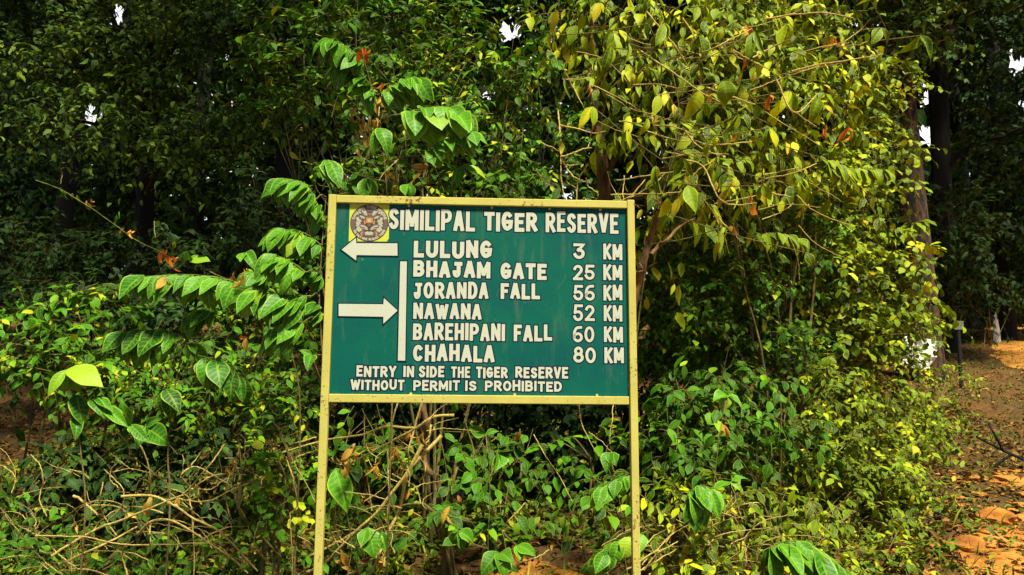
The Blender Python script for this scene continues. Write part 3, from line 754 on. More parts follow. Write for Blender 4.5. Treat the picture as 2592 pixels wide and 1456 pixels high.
shrub('understorey_bush', 'shaded fine leaved bush just right of the board below the bright creeper',
   [(1720,640,130,110,8.0,.6), (1860,600,130,110,8.2,.6), (1960,720,140,100,8.2,.6), (1760,780,150,120,8.0,.6), (1880,840,160,100,8.0,.6), (1680,900,110,120,7.6,.5), (1640,640,60,120,7.4,.4), (1750,760,130,130,7.2,.5), (1880,700,120,100,7.3,.5), (1960,880,120,90,7.4,.5), (2000,580,100,90,7.6,.5)], 'green', .07, seed=5,
   lai=2.8, nl=11, twig=.42, tone=(.42,.34))
shrub('leafy_shrub', 'green shrub of broad pointed leaves beside the right post of the board',
   [(1720,1010,120,80,6.0,.4), (1850,960,120,70,6.4,.4), (1700,1130,110,90,5.7,.4), (1830,1090,130,80,5.9,.4), (1960,1060,120,80,6.4,.4)], 'green', .10, seed=6,
   lai=2.4, wr=.5, nl=7, twig=.4, hang=.45, tone=(.40,.27))
shrub('low_shrub', 'low sprawling shrub of small pointed leaves on the bank between board and dirt road',
   [(2050,960,130,80,7.4,.5), (2190,930,130,70,8.4,.6), (2130,1060,150,80,7.2,.5), (2260,1040,110,80,8.2,.5), (2020,1150,130,80,6.6,.4), (2160,1180,120,80,6.8,.4)], 'lime', .075, seed=7,
   lai=2.8, wr=.5, nl=10, twig=.4, tone=(.34,.27))
shrub('low_shrub', 'mixed bright leafy shrub at the lower right of the right post',
   [(1690,1270,100,80,5.2,.35), (1800,1240,120,80,5.4,.35), (1930,1270,130,80,5.6,.35), (1700,1400,110,70,4.9,.3), (1850,1380,130,70,5.1,.3), (2050,1310,110,70,5.9,.35)], 'lime', .09, seed=8,
   lai=1.8, wr=.48, nl=7, twig=.36, hang=.5, tone=(.34,.34))
shrub('low_shrub', 'thin yellowish weeds at the foot of the bank near the orange road',
   [(2180,1310,120,60,6.3,.35), (2080,1400,120,50,5.4,.3), (2250,1200,90,60,7.2,.4), (2330,1080,80,60,9,.5), (2260,1400,90,40,5.7,.3), (2400,960,70,40,12,.5), (2300,1230,50,40,7.3,.3)], 'lime', .06, seed=9,
   lai=1.2, wr=.5, nl=8, twig=.28, tone=(.40,.27))
# behind and above the board
shrub('leafy_shrub', 'tall green shrub rising behind the upper left corner of the board',
   [(1000,420,170,70,5.6,.4), (1130,330,150,110,5.8,.45), (1180,180,160,120,6.6,.5), (1010,200,170,130,6.8,.5), (1250,440,150,70,5.9,.4), (860,450,90,60,5.4,.3), (1320,230,120,130,6.6,.5)], 'green', .082, seed=10,
   lai=2.1, wr=.48, nl=9, twig=.42, tone=(.47,.34), gaps=True)
shrub('leafy_shrub', 'dark green shrub of whorled leaves high above the left corner of the board',
   [(960,60,190,90,8.0,.6), (760,120,150,100,8.6,.6), (1120,60,150,80,8.2,.6), (830,260,120,90,8.4,.5), (700,240,110,80,9,.5), (1390,60,110,70,8,.5)], 'green', .12, seed=11,
   lai=2.0, wr=.42, nl=8, twig=.4, hang=.2, droop=.2, tone=(.42,.34), gaps=True)
shrub('leafy_shrub', 'shaded small leaved bush hidden close behind the board',
   [(1380,420,120,80,6.8,.5), (1450,330,90,80,7,.4), (860,620,70,100,6.4,.4), (1000,600,200,120,6.4,.3), (1400,620,160,140,6.6,.3), (780,870,80,120,6.2,.4), (1150,800,300,160,6.6,.3)], 'green', .07, seed=12,
   lai=1.8, nl=10, twig=.38, tone=(.42,.34), gaps=True, stem_mat=BARK_DARK)
shrub('understorey_bush', 'shade dark undergrowth filling the deep hollow on the left behind the bright bushes',
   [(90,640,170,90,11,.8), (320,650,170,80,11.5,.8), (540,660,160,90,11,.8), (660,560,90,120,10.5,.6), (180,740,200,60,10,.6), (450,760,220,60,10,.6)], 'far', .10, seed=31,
   lai=2.6, nl=9, twig=.5, tone=(.45,.3))  # dark leaves put in to blacken the hollow, shade in their colour
shrub('understorey_bush', 'shade dark undergrowth far back between the thick trunk and the bend of the road',
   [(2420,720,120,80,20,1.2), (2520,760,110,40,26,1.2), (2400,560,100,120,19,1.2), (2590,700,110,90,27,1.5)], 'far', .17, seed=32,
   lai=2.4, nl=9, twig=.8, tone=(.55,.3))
# left lower band
shrub('leafy_shrub', 'bright green bush at the left edge under the dark hollow',
   [(90,800,130,60,6.6,.5), (250,760,140,60,6.6,.4), (160,880,150,70,6.3,.4), (60,920,110,70,6.6,.4), (400,960,130,60,6.2,.4)], 'green', .10, seed=13,
   lai=2.3, wr=.5, nl=8, twig=.4, tone=(.52,.32))
shrub('low_shrub', 'fine leaved low bush in front of the dark hollow left of the board',
   [(560,890,130,70,6.2,.4), (680,930,120,80,6.0,.4), (480,1000,150,70,6.0,.4), (720,1010,100,60,5.8,.35), (600,790,110,60,6.3,.35), (300,940,120,70,6.2,.4), (700,760,100,80,6.3,.35)], 'green', .065, seed=14,
   lai=2.6, nl=10, twig=.36, tone=(.50,.34))
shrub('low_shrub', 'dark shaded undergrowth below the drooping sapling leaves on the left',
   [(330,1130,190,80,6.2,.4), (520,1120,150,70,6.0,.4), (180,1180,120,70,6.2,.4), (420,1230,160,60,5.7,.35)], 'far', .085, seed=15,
   lai=2.6, nl=8, twig=.36, tone=(.62,.34))  # shade comes from the dark leaf colour
shrub('round_leaf_shrub', 'small bush of round coin like leaves left of the left post',
   [(680,1140,70,40,4.7,.2), (740,1190,60,50,4.7,.2), (680,1250,60,60,4.6,.2), (760,1280,40,40,4.6,.15), (640,1120,50,40,4.8,.15)], 'green', .05, seed=16,
   lai=1.5, wr=.82, tpl='round', nl=10, twig=.28, tone=(.72,.18), hang=.15)
shrub('low_shrub', 'dull green weeds along the bottom left corner',
   [(120,1380,160,60,5.2,.3), (330,1400,140,50,5.0,.3), (520,1390,130,60,5.0,.3), (680,1400,110,50,4.9,.3), (60,1290,90,50,5.8,.3)], 'green', .075, seed=17,
   lai=1.5, nl=7, twig=.32, tone=(.40,.27))
# under the board
shrub('low_shrub', 'broad leaved green shrub under the middle of the board',
   [(1180,1110,120,70,5.6,.35), (1300,1130,110,70,5.8,.35), (1240,1210,140,60,5.5,.3), (1120,1290,110,60,5.2,.3), (1260,1310,120,50,5.1,.3), (930,1080,90,60,5.6,.3)], 'green', .10, seed=18,
   lai=1.6, wr=.55, nl=7, twig=.34, tone=(.40,.27))
shrub('low_shrub', 'small leaved green bush in the lower left corner below the board',
   [(880,1190,70,80,5.5,.25), (900,1310,80,70,5.3,.25), (1010,1180,80,90,5.7,.3), (860,1400,60,40,5.2,.2)], 'green', .07, seed=19,
   lai=1.6, nl=8, twig=.3, tone=(.42,.34))
shrub('low_shrub', 'leafy shrub under the board against the right post',
   [(1500,1200,70,80,5.5,.3), (1560,1100,50,70,5.8,.3), (1520,1300,80,60,5.2,.3), (1420,1180,60,60,6.2,.3), (1560,1390,50,50,4.7,.2)], 'green', .095, seed=20,
   lai=1.6, wr=.55, nl=7, twig=.32, tone=(.42,.34))
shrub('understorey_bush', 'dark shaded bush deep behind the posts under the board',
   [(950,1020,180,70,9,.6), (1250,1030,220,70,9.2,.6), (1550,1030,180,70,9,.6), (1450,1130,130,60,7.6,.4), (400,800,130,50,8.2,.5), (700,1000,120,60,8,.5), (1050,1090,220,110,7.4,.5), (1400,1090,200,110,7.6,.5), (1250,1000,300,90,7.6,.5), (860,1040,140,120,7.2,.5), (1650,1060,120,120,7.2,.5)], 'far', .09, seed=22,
   lai=2.5, nl=9, twig=.4, tone=(.45,.3), stem_mat=BARK_DARK)  # dark leaves put in to darken the gaps, shade in their colour

# ------------------------------------------------------------------ saplings with large hanging leaves
def spray(lm, tm, pts, y, Lpx, n, r, wr=.5, tone=.55, face=.6, side=.55, dz=0.0):
    """a leaf stalk drawn through photo pixels at depth y with paired hanging leaflets"""
    w_ = np.array([P(a, b_, y + dz * i) for i, (a, b_) in enumerate(pts)])
    L = Lpx / FPX * y * 1.12; n = int(n * 1.3 + .5)
    sp = spline(w_, 16)
    tm.add(*tubes(sp[None], np.linspace(.0042, .0016, 16)[None], 5))
    s = np.linspace(.12, 1, n)
    idx = np.clip(s * 15, 0, 14.999); i0 = idx.astype(int); f = (idx - i0)[:, None]
    c = sp[i0] * (1 - f) + sp[i0 + 1] * f
    tg = nrm(sp[i0 + 1] - sp[i0])
    pos, d, nm = [], [], []
    for k in (-1, 1, .35):
        sd = nrm(np.cross(tg, UP)) * k
        dd = sd * (side if k > 0 else side * .8) + UP * -.72 + tg * .40 + np.array([0, -.38, 0]) + r.normal(size=c.shape) * .12
        # the front rank hangs towards the viewer
        nn = np.array([0, -.75, .45]) + sdir * face * .6 + sd * -.15 + r.normal(size=c.shape) * .2
        pos.append(c + r.normal(size=c.shape) * .004 + tg * (.012 * k)); d.append(dd); nm.append(nn)
    pos.append(c[-1:]); d.append(tg[-1:] * .8 - UP * .6); nm.append(np.array([[0, -.6, .6]]))
    pos = np.concatenate(pos); d = np.concatenate(d); nm = np.concatenate(nm)
    N = len(pos); LL = L * (.72 + .4 * r.rand(N)); LL[[0, n]] *= .75
    V, Q, A = leaves(pos, d, nm, LL, wr * (.9 + .25 * r.rand(N)), 'big', tone + .14 * r.normal(size=N), .55, .28, r)
    lm.add(V, Q, None, A)
def whorl(lm, tm, px, py, y, tips, r, wr=.5, tone=.6, nmv=(0, -.85, .55), sc=.9, jit=.10):
    c = P(px, py, y); pos, d, nm, LL = [], [], [], []
    for (tx, ty) in tips:
        e = P(px + (tx - px) * (1 + jit * r.normal()) + 40 * jit * r.normal(), py + (ty - py) * (1 + .6 * jit * r.normal()), y - .14 + (.1 + .5 * jit) * r.rand()); v = e - c; L = np.linalg.norm(v) * sc
        pos.append(c); d.append(v / L + UP * .22); nm.append(np.array(nmv) + r.normal(size=3) * (.15 + 1.5 * jit) + np.array([v[0] / L * .5, 0, 0])); LL.append(L * 1.06)
    V, Q, A = leaves(np.array(pos), np.array(d), np.array(nm), np.array(LL), wr * (1 + jit * r.normal(size=len(pos))), 'big', tone + (.1 + .5 * jit) * r.normal(size=len(pos)), .4 + jit, .22 + jit, r, curl=jit * 2)
    lm.add(V, Q, None, A)
def sapling(name, label, sprays, whorls, pal, stemline, y, seed, rad=.012, dead=(), cat='sapling', foot=None, stem_mat=None):
    rad *= .55
    r = np.random.RandomState(seed); lm, tm, sm = MB(), MB(), MB()
    pts = [P(a, b_, y) for a, b_ in stemline]
    g = pts[0].copy() if foot is None else P(foot[0], foot[1], y)
    g[2] = gz(g[0], g[1]) - .05
    if pts[0][2] > g[2] + .05: pts = [g] + pts
    t = thing(name, label, cat, g)
    sp = spline(pts, 24)
    sm.add(*tubes(sp[None], np.linspace(rad, rad * .35, 24)[None], 7))
    for a in sprays: spray(lm, tm, *a[:4], r, **(a[4] if len(a) > 4 else {}))
    for a in whorls: whorl(lm, tm, *a[:4], r, **(a[4] if len(a) > 4 else {}))
    # side stalks joining each spray to the stem
    for a in sprays:
        q = P(*a[0][0], a[1]); i = np.argmin(np.linalg.norm(sp - q - [0, 0, .04], axis=1))
        sm.add(*tubes(spline([sp[i], (sp[i] + q) / 2 + [0, 0, .02], q], 8)[None], np.full((1, 8), .0035), 5))
    for a in whorls:
        q = P(a[0], a[1], a[2]); i = np.argmin(np.linalg.norm(sp - q + [0, 0, .1], axis=1))
        sm.add(*tubes(spline([sp[i], (sp[i] + q) / 2 - [0, 0, .02], q], 8)[None], np.full((1, 8), .0038), 5))
    lm.build('foliage', LEAF[pal], t)
    sm.build('stem', stem_mat or TWIG, t)
    if tm.n: tm.build('leaf_stalks', GTWIG, t)
    for dl in dead: dead_leaf(t, *dl)
    return t
sapling('vine_sapling', 'climbing plant with large ribbed leaves hanging above the left corner of the board',
  [([(955,241),(1024,202),(1052,200)],4.3,72,6), ([(1010,290),(1060,278),(1120,270),(1160,285)],4.2,88,6,dict(wr=.62,tone=.72)), ([(1060,395),(1110,362),(1150,345),(1190,335)],4.2,58,6,dict(tone=.62)),
   ([(925,160),(880,120),(838,100)],4.4,70,6,dict(tone=.5)), ([(905,200),(880,170),(860,165)],4.45,60,4,dict(tone=.4)), ([(950,250),(935,215),(920,190)],4.4,60,4)],
  [(960,324,4.2,[(938,388),(988,376)],dict(tone=.5)), (829,405,4.2,[(824,462),(868,456),(848,470)],dict(tone=.6)), (930,450,4.3,[(905,500),(925,510),(955,495)]), (1170,420,4.3,[(1130,465),(1160,480),(1210,440),(1240,450)],dict(wr=.35,tone=.75)), (1035,465,4.2,[(1040,500),(1020,498)])],
  'deep', [(1000,700),(985,560),(972,400),(955,280),(935,200),(915,130)], 4.35, 71, .009,
  [(912,122,4.3,.075,'rust',3),(930,128,4.3,.07,'rust',2),(968,208,4.25,.08,'rust',3),(1085,436,4.2,.09,'dead',3)])
sapling('vine_sapling', 'plant with rows of big ribbed drooping leaves just left of the board',
  [([(800,505),(770,465),(724,452)],4.0,66,6), ([(822,560),(800,510),(770,480)],4.05,58,5), ([(815,622),(770,590),(716,578)],4.0,66,6,dict(tone=.6)), ([(775,690),(735,662),(690,643)],3.9,74,6,dict(tone=.66)),
   ([(790,750),(715,746),(643,728)],3.9,84,7,dict(tone=.55)), ([(765,818),(735,822),(703,832)],3.9,72,5,dict(tone=.6)), ([(815,700),(790,680),(770,670)],4.1,60,4,dict(tone=.5)), ([(810,800),(800,770),(790,760)],4.1,62,4)],
  [(790,900,4.0,[(770,930),(745,890),(735,905)]), (735,880,4.2,[(720,905),(705,925),(690,900)])],
  'deep', [(822,1010),(815,880),(808,760),(815,620),(825,500)], 4.1, 72, .011, [(614,690,3.95,.07,'dead',3), (600,690,4.0,.06,'dead',2)])
sapling('vine_sapling', 'arching branch of large leaves hanging in a row over the dark hollow left',
  [([(640,728),(560,705),(470,695),(360,700)],4.5,76,11,dict(tone=.6)), ([(700,700),(660,700),(640,690)],4.4,60,4)],
  [(520,700,4.5,[(500,760),(530,770),(560,755)],dict(tone=.75)), (620,640,4.6,[(600,660),(640,665)],dict(tone=.7)), (480,660,4.7,[(470,650),(500,645),(520,668)],dict(tone=.6))],
  'deep', [(760,1080),(740,900),(700,770),(640,725)], 4.5, 73, .010, [(421,702,4.45,.075,'dead',2), (430,650,4.5,.075,'rust',3), (330,585,4.6,.05,'rust',2)])
sapling('broad_leaf_sapling', 'dark sapling of very large hanging leaves in front of the left bushes',
  [([(460,850),(400,835),(310,842)],4.6,86,6,dict(wr=.58,tone=.42)), ([(548,782),(510,780),(483,803)],4.6,62,5,dict(tone=.45)), ([(500,900),(560,915),(600,950)],4.6,80,4,dict(wr=.6,tone=.42))],
  [(420,985,4.6,[(440,1065),(405,1050),(455,1040)],dict(wr=.55,tone=.32)), (330,1075,4.5,[(290,1030),(330,1100),(360,1130)],dict(tone=.6)), (370,1080,4.6,[(400,1060),(405,1110),(340,1130),(420,1135)],dict(tone=.42,wr=.6)), (480,870,4.6,[(470,910),(500,900),(520,940)],dict(tone=.6,wr=.55)), (480,1060,4.7,[(450,1110),(465,1080)],dict(tone=.45))],
  'deep', [(430,1290),(425,1150),(440,1000),(470,860),(520,790)], 4.65, 74, .012, [(613,860,4.7,.075,'dead',2), (605,848,4.7,.05,'rust',2)])
sapling('drooping_sapling', 'sapling topped by a parasol of pale hanging leaves at the far left',
  [], [(170,935,4.4,[(113,1002),(142,998),(214,990),(240,975),(190,1010)],dict(wr=.52,tone=.8)), (195,1000,4.45,[(198,1072),(206,1050)],dict(wr=.55,tone=.35)), (196,1055,4.45,[(192,1108)],dict(wr=.55,tone=.3)), (235,1010,4.4,[(285,1050),(250,1045)],dict(wr=.45,tone=.7)), (265,1035,4.4,[(320,1052),(335,1090)],dict(wr=.5,tone=.7))],
  'deep', [(215,1300),(205,1150),(190,1030),(170,945)], 4.45, 75, .011, [(233,1012,4.38,.05,'dead',2)])
sapling('broad_leaf_sapling', 'young plant with one bright ribbed leaf by the inner side of the left post',
  [], [(850,1185,4.75,[(874,1310),(850,1275),(838,1240)],dict(wr=.52,tone=.75)), (930,1335,4.7,[(945,1410),(912,1390)],dict(wr=.62,tone=.66)), (965,1345,4.7,[(978,1402)],dict(wr=.62,tone=.6))],
  'deep', [(880,1456),(890,1380),(870,1260),(852,1190)], 4.75, 76, .008)
sapling('broad_leaf_sapling', 'bright broad leaves at the bottom edge below the middle of the board',
  [], [(1265,1400,4.5,[(1215,1450),(1250,1470),(1300,1455),(1290,1420)],dict(wr=.75,tone=.72)), (1160,1345,4.7,[(1130,1390),(1180,1400),(1210,1380),(1140,1350)],dict(wr=.7,tone=.62)), (1260,1150,4.9,[(1285,1185),(1262,1200)],dict(wr=.62,tone=.5)), (1230,1100,4.9,[(1190,1090),(1270,1090),(1240,1140)],dict(wr=.5,tone=.42)), (1310,1380,4.6,[(1325,1420),(1345,1405)],dict(wr=.55,tone=.7))],
  'deep', [(1240,1480),(1235,1380),(1240,1250),(1235,1100)], 4.7, 77, .008)
sapling('broad_leaf_sapling', 'pair of pale ribbed leaves held up beside the inner side of the right post',
  [([(1640,1345),(1570,1370),(1525,1400)],4.3,72,4,dict(tone=.75,wr=.6)), ([(1590,1200),(1560,1215),(1520,1235)],4.6,56,4,dict(tone=.6,wr=.6))],
  [(1545,1145,4.8,[(1530,1190),(1560,1180)],dict(tone=.5,wr=.6)), (1480,1190,4.8,[(1450,1215),(1500,1215)],dict(tone=.55,wr=.6))],
  'deep', [(1590,1480),(1580,1400),(1570,1280),(1545,1150)], 4.6, 78, .008)
sapling('vine_sapling', 'arching spray of large drooping leaves at the bottom right of the board',
  [([(1920,1400),(1990,1370),(2060,1385),(2130,1440)],4.6,95,7,dict(wr=.5,tone=.55)), ([(1740,1250),(1770,1230),(1800,1240)],4.7,70,4,dict(tone=.55))],
  [(1760,1265,4.7,[(1730,1320),(1790,1340),(1765,1350)],dict(tone=.5)), (1840,1000,5.2,[(1800,1010),(1855,1040),(1880,1030),(1830,1045)],dict(tone=.7,wr=.6)), (1850,1220,5,[(1810,1250),(1880,1240),(1900,1200)],dict(tone=.75,wr=.5))],
  'deep', [(1800,1480),(1800,1350),(1810,1200),(1835,1010)], 4.9, 79, .009, [(1828,1080,4.9,.10,'dead',3)])
sapling('vine_sapling', 'cluster of long hanging yellow green leaves high above the right half of the board',
  [([(2080,400),(2140,425),(2230,430)],6.4,50,8,dict(tone=.5)), ([(2180,560),(2240,585),(2330,560)],8.5,46,8,dict(tone=.45)), ([(1900,600),(1960,590),(2020,605)],6.4,44,6,dict(tone=.45))],
  [(1510,150,5.4,[(1490,205),(1520,225),(1545,215)],dict(sc=.82,jit=.28,tone=0.45,wr=.42)), (1545,120,5.4,[(1540,190),(1575,185),(1590,160)],dict(sc=.82,jit=.28,tone=0.52,wr=.45)), (1590,110,5.45,[(1600,175),(1612,150)],dict(sc=.82,jit=.28,tone=0.50,wr=.35)),
   (1640,300,5.3,[(1618,350),(1655,345)],dict(sc=.82,jit=.28,tone=0.56,wr=.4)), (1830,575,5.1,[(1812,620),(1850,612)],dict(sc=.82,jit=.28,tone=0.50)), (1390,90,5.6,[(1380,135),(1405,130)],dict(sc=.82,jit=.28,tone=0.65)), (2130,160,6,[(2142,222),(2110,200)],dict(sc=.82,jit=.28,tone=0.60)),
   (1945,325,5.5,[(1940,388),(1985,378)],dict(sc=.82,jit=.28,tone=0.65)), (1730,400,5.2,[(1722,452),(1748,445)],dict(sc=.82,jit=.28,tone=0.50,wr=.4)), (2040,640,6.0,[(2022,690),(2062,680)],dict(sc=.82,jit=.28,tone=0.35)),
   (1500,270,5.3,[(1485,335),(1525,320)],dict(sc=.82,jit=.28,tone=0.40,wr=.4)), (1430,200,5.5,[(1415,265),(1445,255)],dict(sc=.82,jit=.28,tone=0.35,wr=.38)), (1585,330,5.2,[(1570,400),(1605,395)],dict(sc=.82,jit=.28,tone=0.35,wr=.36)), (1660,420,5.1,[(1640,480),(1672,492),(1695,470)],dict(sc=.82,jit=.28,tone=0.40,wr=.36)),
   (1690,500,5.0,[(1682,580),(1712,570)],dict(sc=.82,jit=.28,tone=0.40,wr=.35)), (1740,470,5.1,[(1742,540),(1765,530)],dict(sc=.82,jit=.28,tone=0.52,wr=.34)), (1770,230,5.4,[(1750,295),(1785,290)],dict(sc=.82,jit=.28,tone=0.56,wr=.42)), (1830,205,5.5,[(1815,262),(1850,268)],dict(sc=.82,jit=.28,tone=0.65,wr=.42)),
   (1870,290,5.4,[(1850,350),(1890,345)],dict(sc=.82,jit=.28,tone=0.52,wr=.44)), (1800,350,5.3,[(1790,410),(1822,400)],dict(sc=.82,jit=.28,tone=0.62,wr=.42)), (2000,230,5.7,[(1985,290),(2020,285)],dict(sc=.82,jit=.28,tone=0.52,wr=.42)), (2070,250,5.9,[(2060,310),(2090,300)],dict(sc=.82,jit=.28,tone=0.50,wr=.4)),
   (1910,80,5.6,[(1895,150),(1925,140)],dict(sc=.82,jit=.28,tone=0.35,wr=.4)), (1990,60,5.8,[(1975,125),(2010,118)],dict(sc=.82,jit=.28,tone=0.30,wr=.4)), (1770,90,5.6,[(1760,150),(1790,140)],dict(sc=.82,jit=.28,tone=0.40,wr=.42)), (1680,60,5.6,[(1660,125),(1700,115)],dict(sc=.82,jit=.28,tone=0.35,wr=.4)),
   (2010,470,5.8,[(1995,530),(2030,525)],dict(sc=.82,jit=.28,tone=0.45,wr=.42)), (1930,470,5.4,[(1915,530),(1948,528)],dict(sc=.82,jit=.28,tone=0.56,wr=.42)), (2230,70,8,[(2210,120),(2260,115)],dict(sc=.82,jit=.28,tone=0.50)), (2330,90,9,[(2350,150),(2310,140)],dict(sc=.82,jit=.28,tone=0.50))],
  'lime', [(1600,1000),(1640,640),(1680,480),(1720,330),(1700,180),(1640,60)], 5.6, 80, .012,
  [(1497,215,5.3,.09,'dead',2), (1850,330,5.2,.12,'rust',1), (2150,325,5.9,.13,'rust',2), (1905,515,5.0,.11,'rust',2), (1948,250,5.5,.09,'rust',3), (2105,92,6,.10,'rust',2), (1880,150,5.6,.08,'rust',2), (2092,322,5.9,.10,'rust',2), (1855,570,5.0,.10,'dead',2), (2275,225,8,.14,'rust',1), (1890,70,5.8,.08,'rust',2), (1840,455,5.2,.08,'rust',1), (1800,240,5.4,.07,'rust',1)])

# ------------------------------------------------------------------ dead stems, bare vines
def c6(*q): return [(a / 1.987, 728 + b_ / 1.987) for a, b_ in q]
def c7(*q): return [(760 + a / 2.740, 980 + b_ / 2.740) for a, b_ in q]
def c5(*q): return [(1728 + a / 1.987, b_ / 1.987) for a, b_ in q]
def cu(*q): return [(1250 + a / 3.446, 300 + b_ / 3.446) for a, b_ in q]
def vine(name, label, lines, y, rad, mat, cat='vine', dead=(), seed=0, wob=.02, root=True):
    """one plant of bare stems; lines through photo pixels, each swaying in depth"""
    r = np.random.RandomState(seed + 300); parts = []; rootp = None
    for li, ln in enumerate(lines):
        k, q = (ln if isinstance(ln, tuple) else (1.0, ln))
        w_ = []
        y0 = y + r.uniform(-.12, .12)
        for i, (a, b_) in enumerate(q): w_.append(P(a, b_, y0 + r.uniform(-.1, .1)))
        sp = spline(w_, 30) ; sp = sp + np.cumsum(r.normal(size=sp.shape), 0) * .0014
        parts.append(tubes(sp[None], (rad * k * np.linspace(1.1, .65, 30))[None], 6))
        lo = sp[np.argmin(sp[:, 2])]
        if rootp is None or lo[2] < rootp[2]: rootp = lo
    b = np.array([rootp[0], rootp[1], gz(rootp[0], rootp[1])])
    if root and rootp[2] > b[2] + .02:
        parts.append(tubes(spline([b - [0, 0, .03], (b + rootp) / 2 + [.03, 0, 0], rootp], 12)[None], np.full((1, 12), rad), 6))
    t = thing(name, label, cat, b)
    for v_, q_ in parts: make_mesh('stem', v_, [q_], mat, None, True, t)
    for dl in dead: dead_leaf(t, *dl)
    return t
vine('dry_vine', 'arching pale dead stems bowed to the ground at the lower left',
  [c6((610,1050),(750,1045),(850,1085),(960,1160),(1100,1230),(1280,1420)), c6((690,1240),(760,1180),(850,1175),(980,1240),(1150,1350),(1250,1440)), c6((300,1390),(520,1290),(700,1200)), c6((260,1350),(480,1220),(690,1140),(920,1050)), c6((370,1050),(440,1090),(500,1140)), (.6, c6((180,1250),(420,1255),(640,1300),(1050,1290))), (.6, c6((640,1440),(620,1330),(680,1200)))],
  4.5, .0075, DRY, 'dead stems', [(380,1268,4.5,.08,'dead',3), (412,1275,4.5,.07,'dead',2), (455,1262,4.5,.06,'dead',3), (150,1215,4.9,.06,'dead',2), (190,1325,4.6,.05,'dead',3), (325,1300,4.6,.05,'dead',3)], 1)
vine('dry_vine', 'tangle of thin looping dead tendrils left of the left post',
  [c6((950,1000),(925,940),(1000,900),(1080,940),(1180,1000)), c6((1130,790),(1050,900),(960,1010),(870,1080)), c6((1220,840),(1270,940),(1280,1000)), c6((940,1040),(1020,960),(1120,930),(1240,930)), c6((960,1010),(1060,1020),(1150,960)), c6((900,1060),(1000,1080),(1090,1060)), c6((1130,860),(1180,850),(1200,790)), c6((950,1040),(970,1120),(968,1160)), (1.2, c6((700,790),(740,900),(752,1060)))],
  4.6, .004, DRY, 'dead tendrils', [(575,1180,4.6,.08,'dead',2), (590,1165,4.6,.06,'dead',2)], 2)
vine('bare_vine', 'thin hooked vine stem hanging beside the left post',
  [c6((1420,740),(1490,890),(1590,1080)), c6((1450,695),(1410,710),(1420,745),(1470,735),(1540,710)), c6((1440,850),(1480,960),(1495,1090),(1460,1125)), c6((1590,750),(1500,770),(1460,785)), c6((1590,820),(1530,830),(1480,860))],
  4.3, .0036, DRY, 'vine', (), 3)
vine('dry_vine', 'straight thin dry stalks standing by the foot of the left post',
  [c6((1210,1110),(1300,1290),(1400,1430)), c6((1300,1180),(1290,1300),(1380,1420)), c6((1420,1130),(1410,1280),(1400,1440)), c6((760,1180),(765,1280),(770,1440)), c6((170,1330),(230,1390),(310,1440)), c6((360,1440),(370,1300),(420,1240))],
  4.6, .0036, DRY, 'dry stalks', (), 4)
vine('dry_vine', 'thick pale dead stems slanting to the ground under the left half of the board',
  [c7((980,340),(800,520),(690,660),(520,870),(350,1020),(150,1220),(-60,1330)), c7((850,400),(740,620),(690,850),(600,1020),(540,1160),(470,1320)), (.8, c7((1065,195),(900,215),(800,290),(650,360),(380,510))), (.7, c7((790,285),(580,275),(420,330),(130,380),(-120,460))), (.8, c7((-10,1210),(120,1140),(250,1080),(380,1010))), (.7, c7((340,1300),(450,1230),(530,1150))), (.6, c7((860,60),(800,250),(740,420),(745,520)))],
  4.95, .0115, DRY, 'dead stems', [(885,1165,4.85,0.084,'dead',3), (868,1160,4.85,0.084,'dead',3), (905,1115,4.85,0.072,'dead',2), (940,1125,4.85,0.072,'dead',2), (955,1160,4.85,0.072,'dead',1), (1000,1130,4.85,0.084,'dead',3), (1020,1180,4.85,0.072,'dead',3), (965,1190,4.85,0.096,'dead',2), (1070,1095,4.85,0.108,'dead',2), (1030,1240,4.85,0.072,'dead',3), (855,1420,4.85,0.12,'dead',3), (965,1400,4.85,0.132,'dead',4), (1000,1280,4.85,0.072,'dead',3), (890,1140,4.6,.075,'dead',4), (950,1180,4.6,.07,'dead',4), (1010,1150,4.6,.08,'dead',4), (870,1180,4.6,.07,'dead',4), (1035,1095,4.6,.07,'dead',3), (920,1250,4.85,0.072,'dead',3)], 5)
vine('dry_vine', 'thin upright dry stalks crossing the slanting dead stems under the board',
  [c7((605,430),(603,700),(595,1010)), c7((435,480),(480,680),(505,860)), c7((190,960),(290,1160),(360,1300)), c7((550,910),(600,1030),(650,1150)), c7((680,110),(650,230),(640,400)), c7((385,180),(350,270),(335,320)), c7((160,1050),(230,1070),(310,1085)), c7((910,260),(900,340),(850,420)), c7((640,600),(800,700),(830,820))],
  4.95, .0055, DRY, 'dry stalks', (), 6)
vine('bare_vine', 'curved brown woody stem standing under the middle of the board',
  [(1.0, c7((840,120),(870,260),(850,420),(860,560),(940,680),(960,900))), (.6, c7((860,340),(820,260),(830,150)))], 5.6, .022, BARK_RED, 'woody stem', (), 7)
vine('bare_vine', 'very thin straight stems hanging in the dark gap under the right half of the board',
  [c7((1620,330),(1700,460),(1780,600),(1880,790)), c7((1930,110),(1960,260),(2040,420),(2120,560)), c7((2000,310),(2080,370),(2160,460)), c7((2170,110),(2160,260),(2150,400)), c7((1560,800),(1460,910),(1320,1060),(1260,1140)), c7((1450,820),(1330,830),(1180,880))], 5.0, .003, DRY, 'vine', [(1128,1290,4.9,.11,'dead',2), (1150,1250,4.9,.07,'dead',2), (1440,1310,5.0,.11,'olive',2), (1310,1080,5.0,.07,'dead',1)], 8)
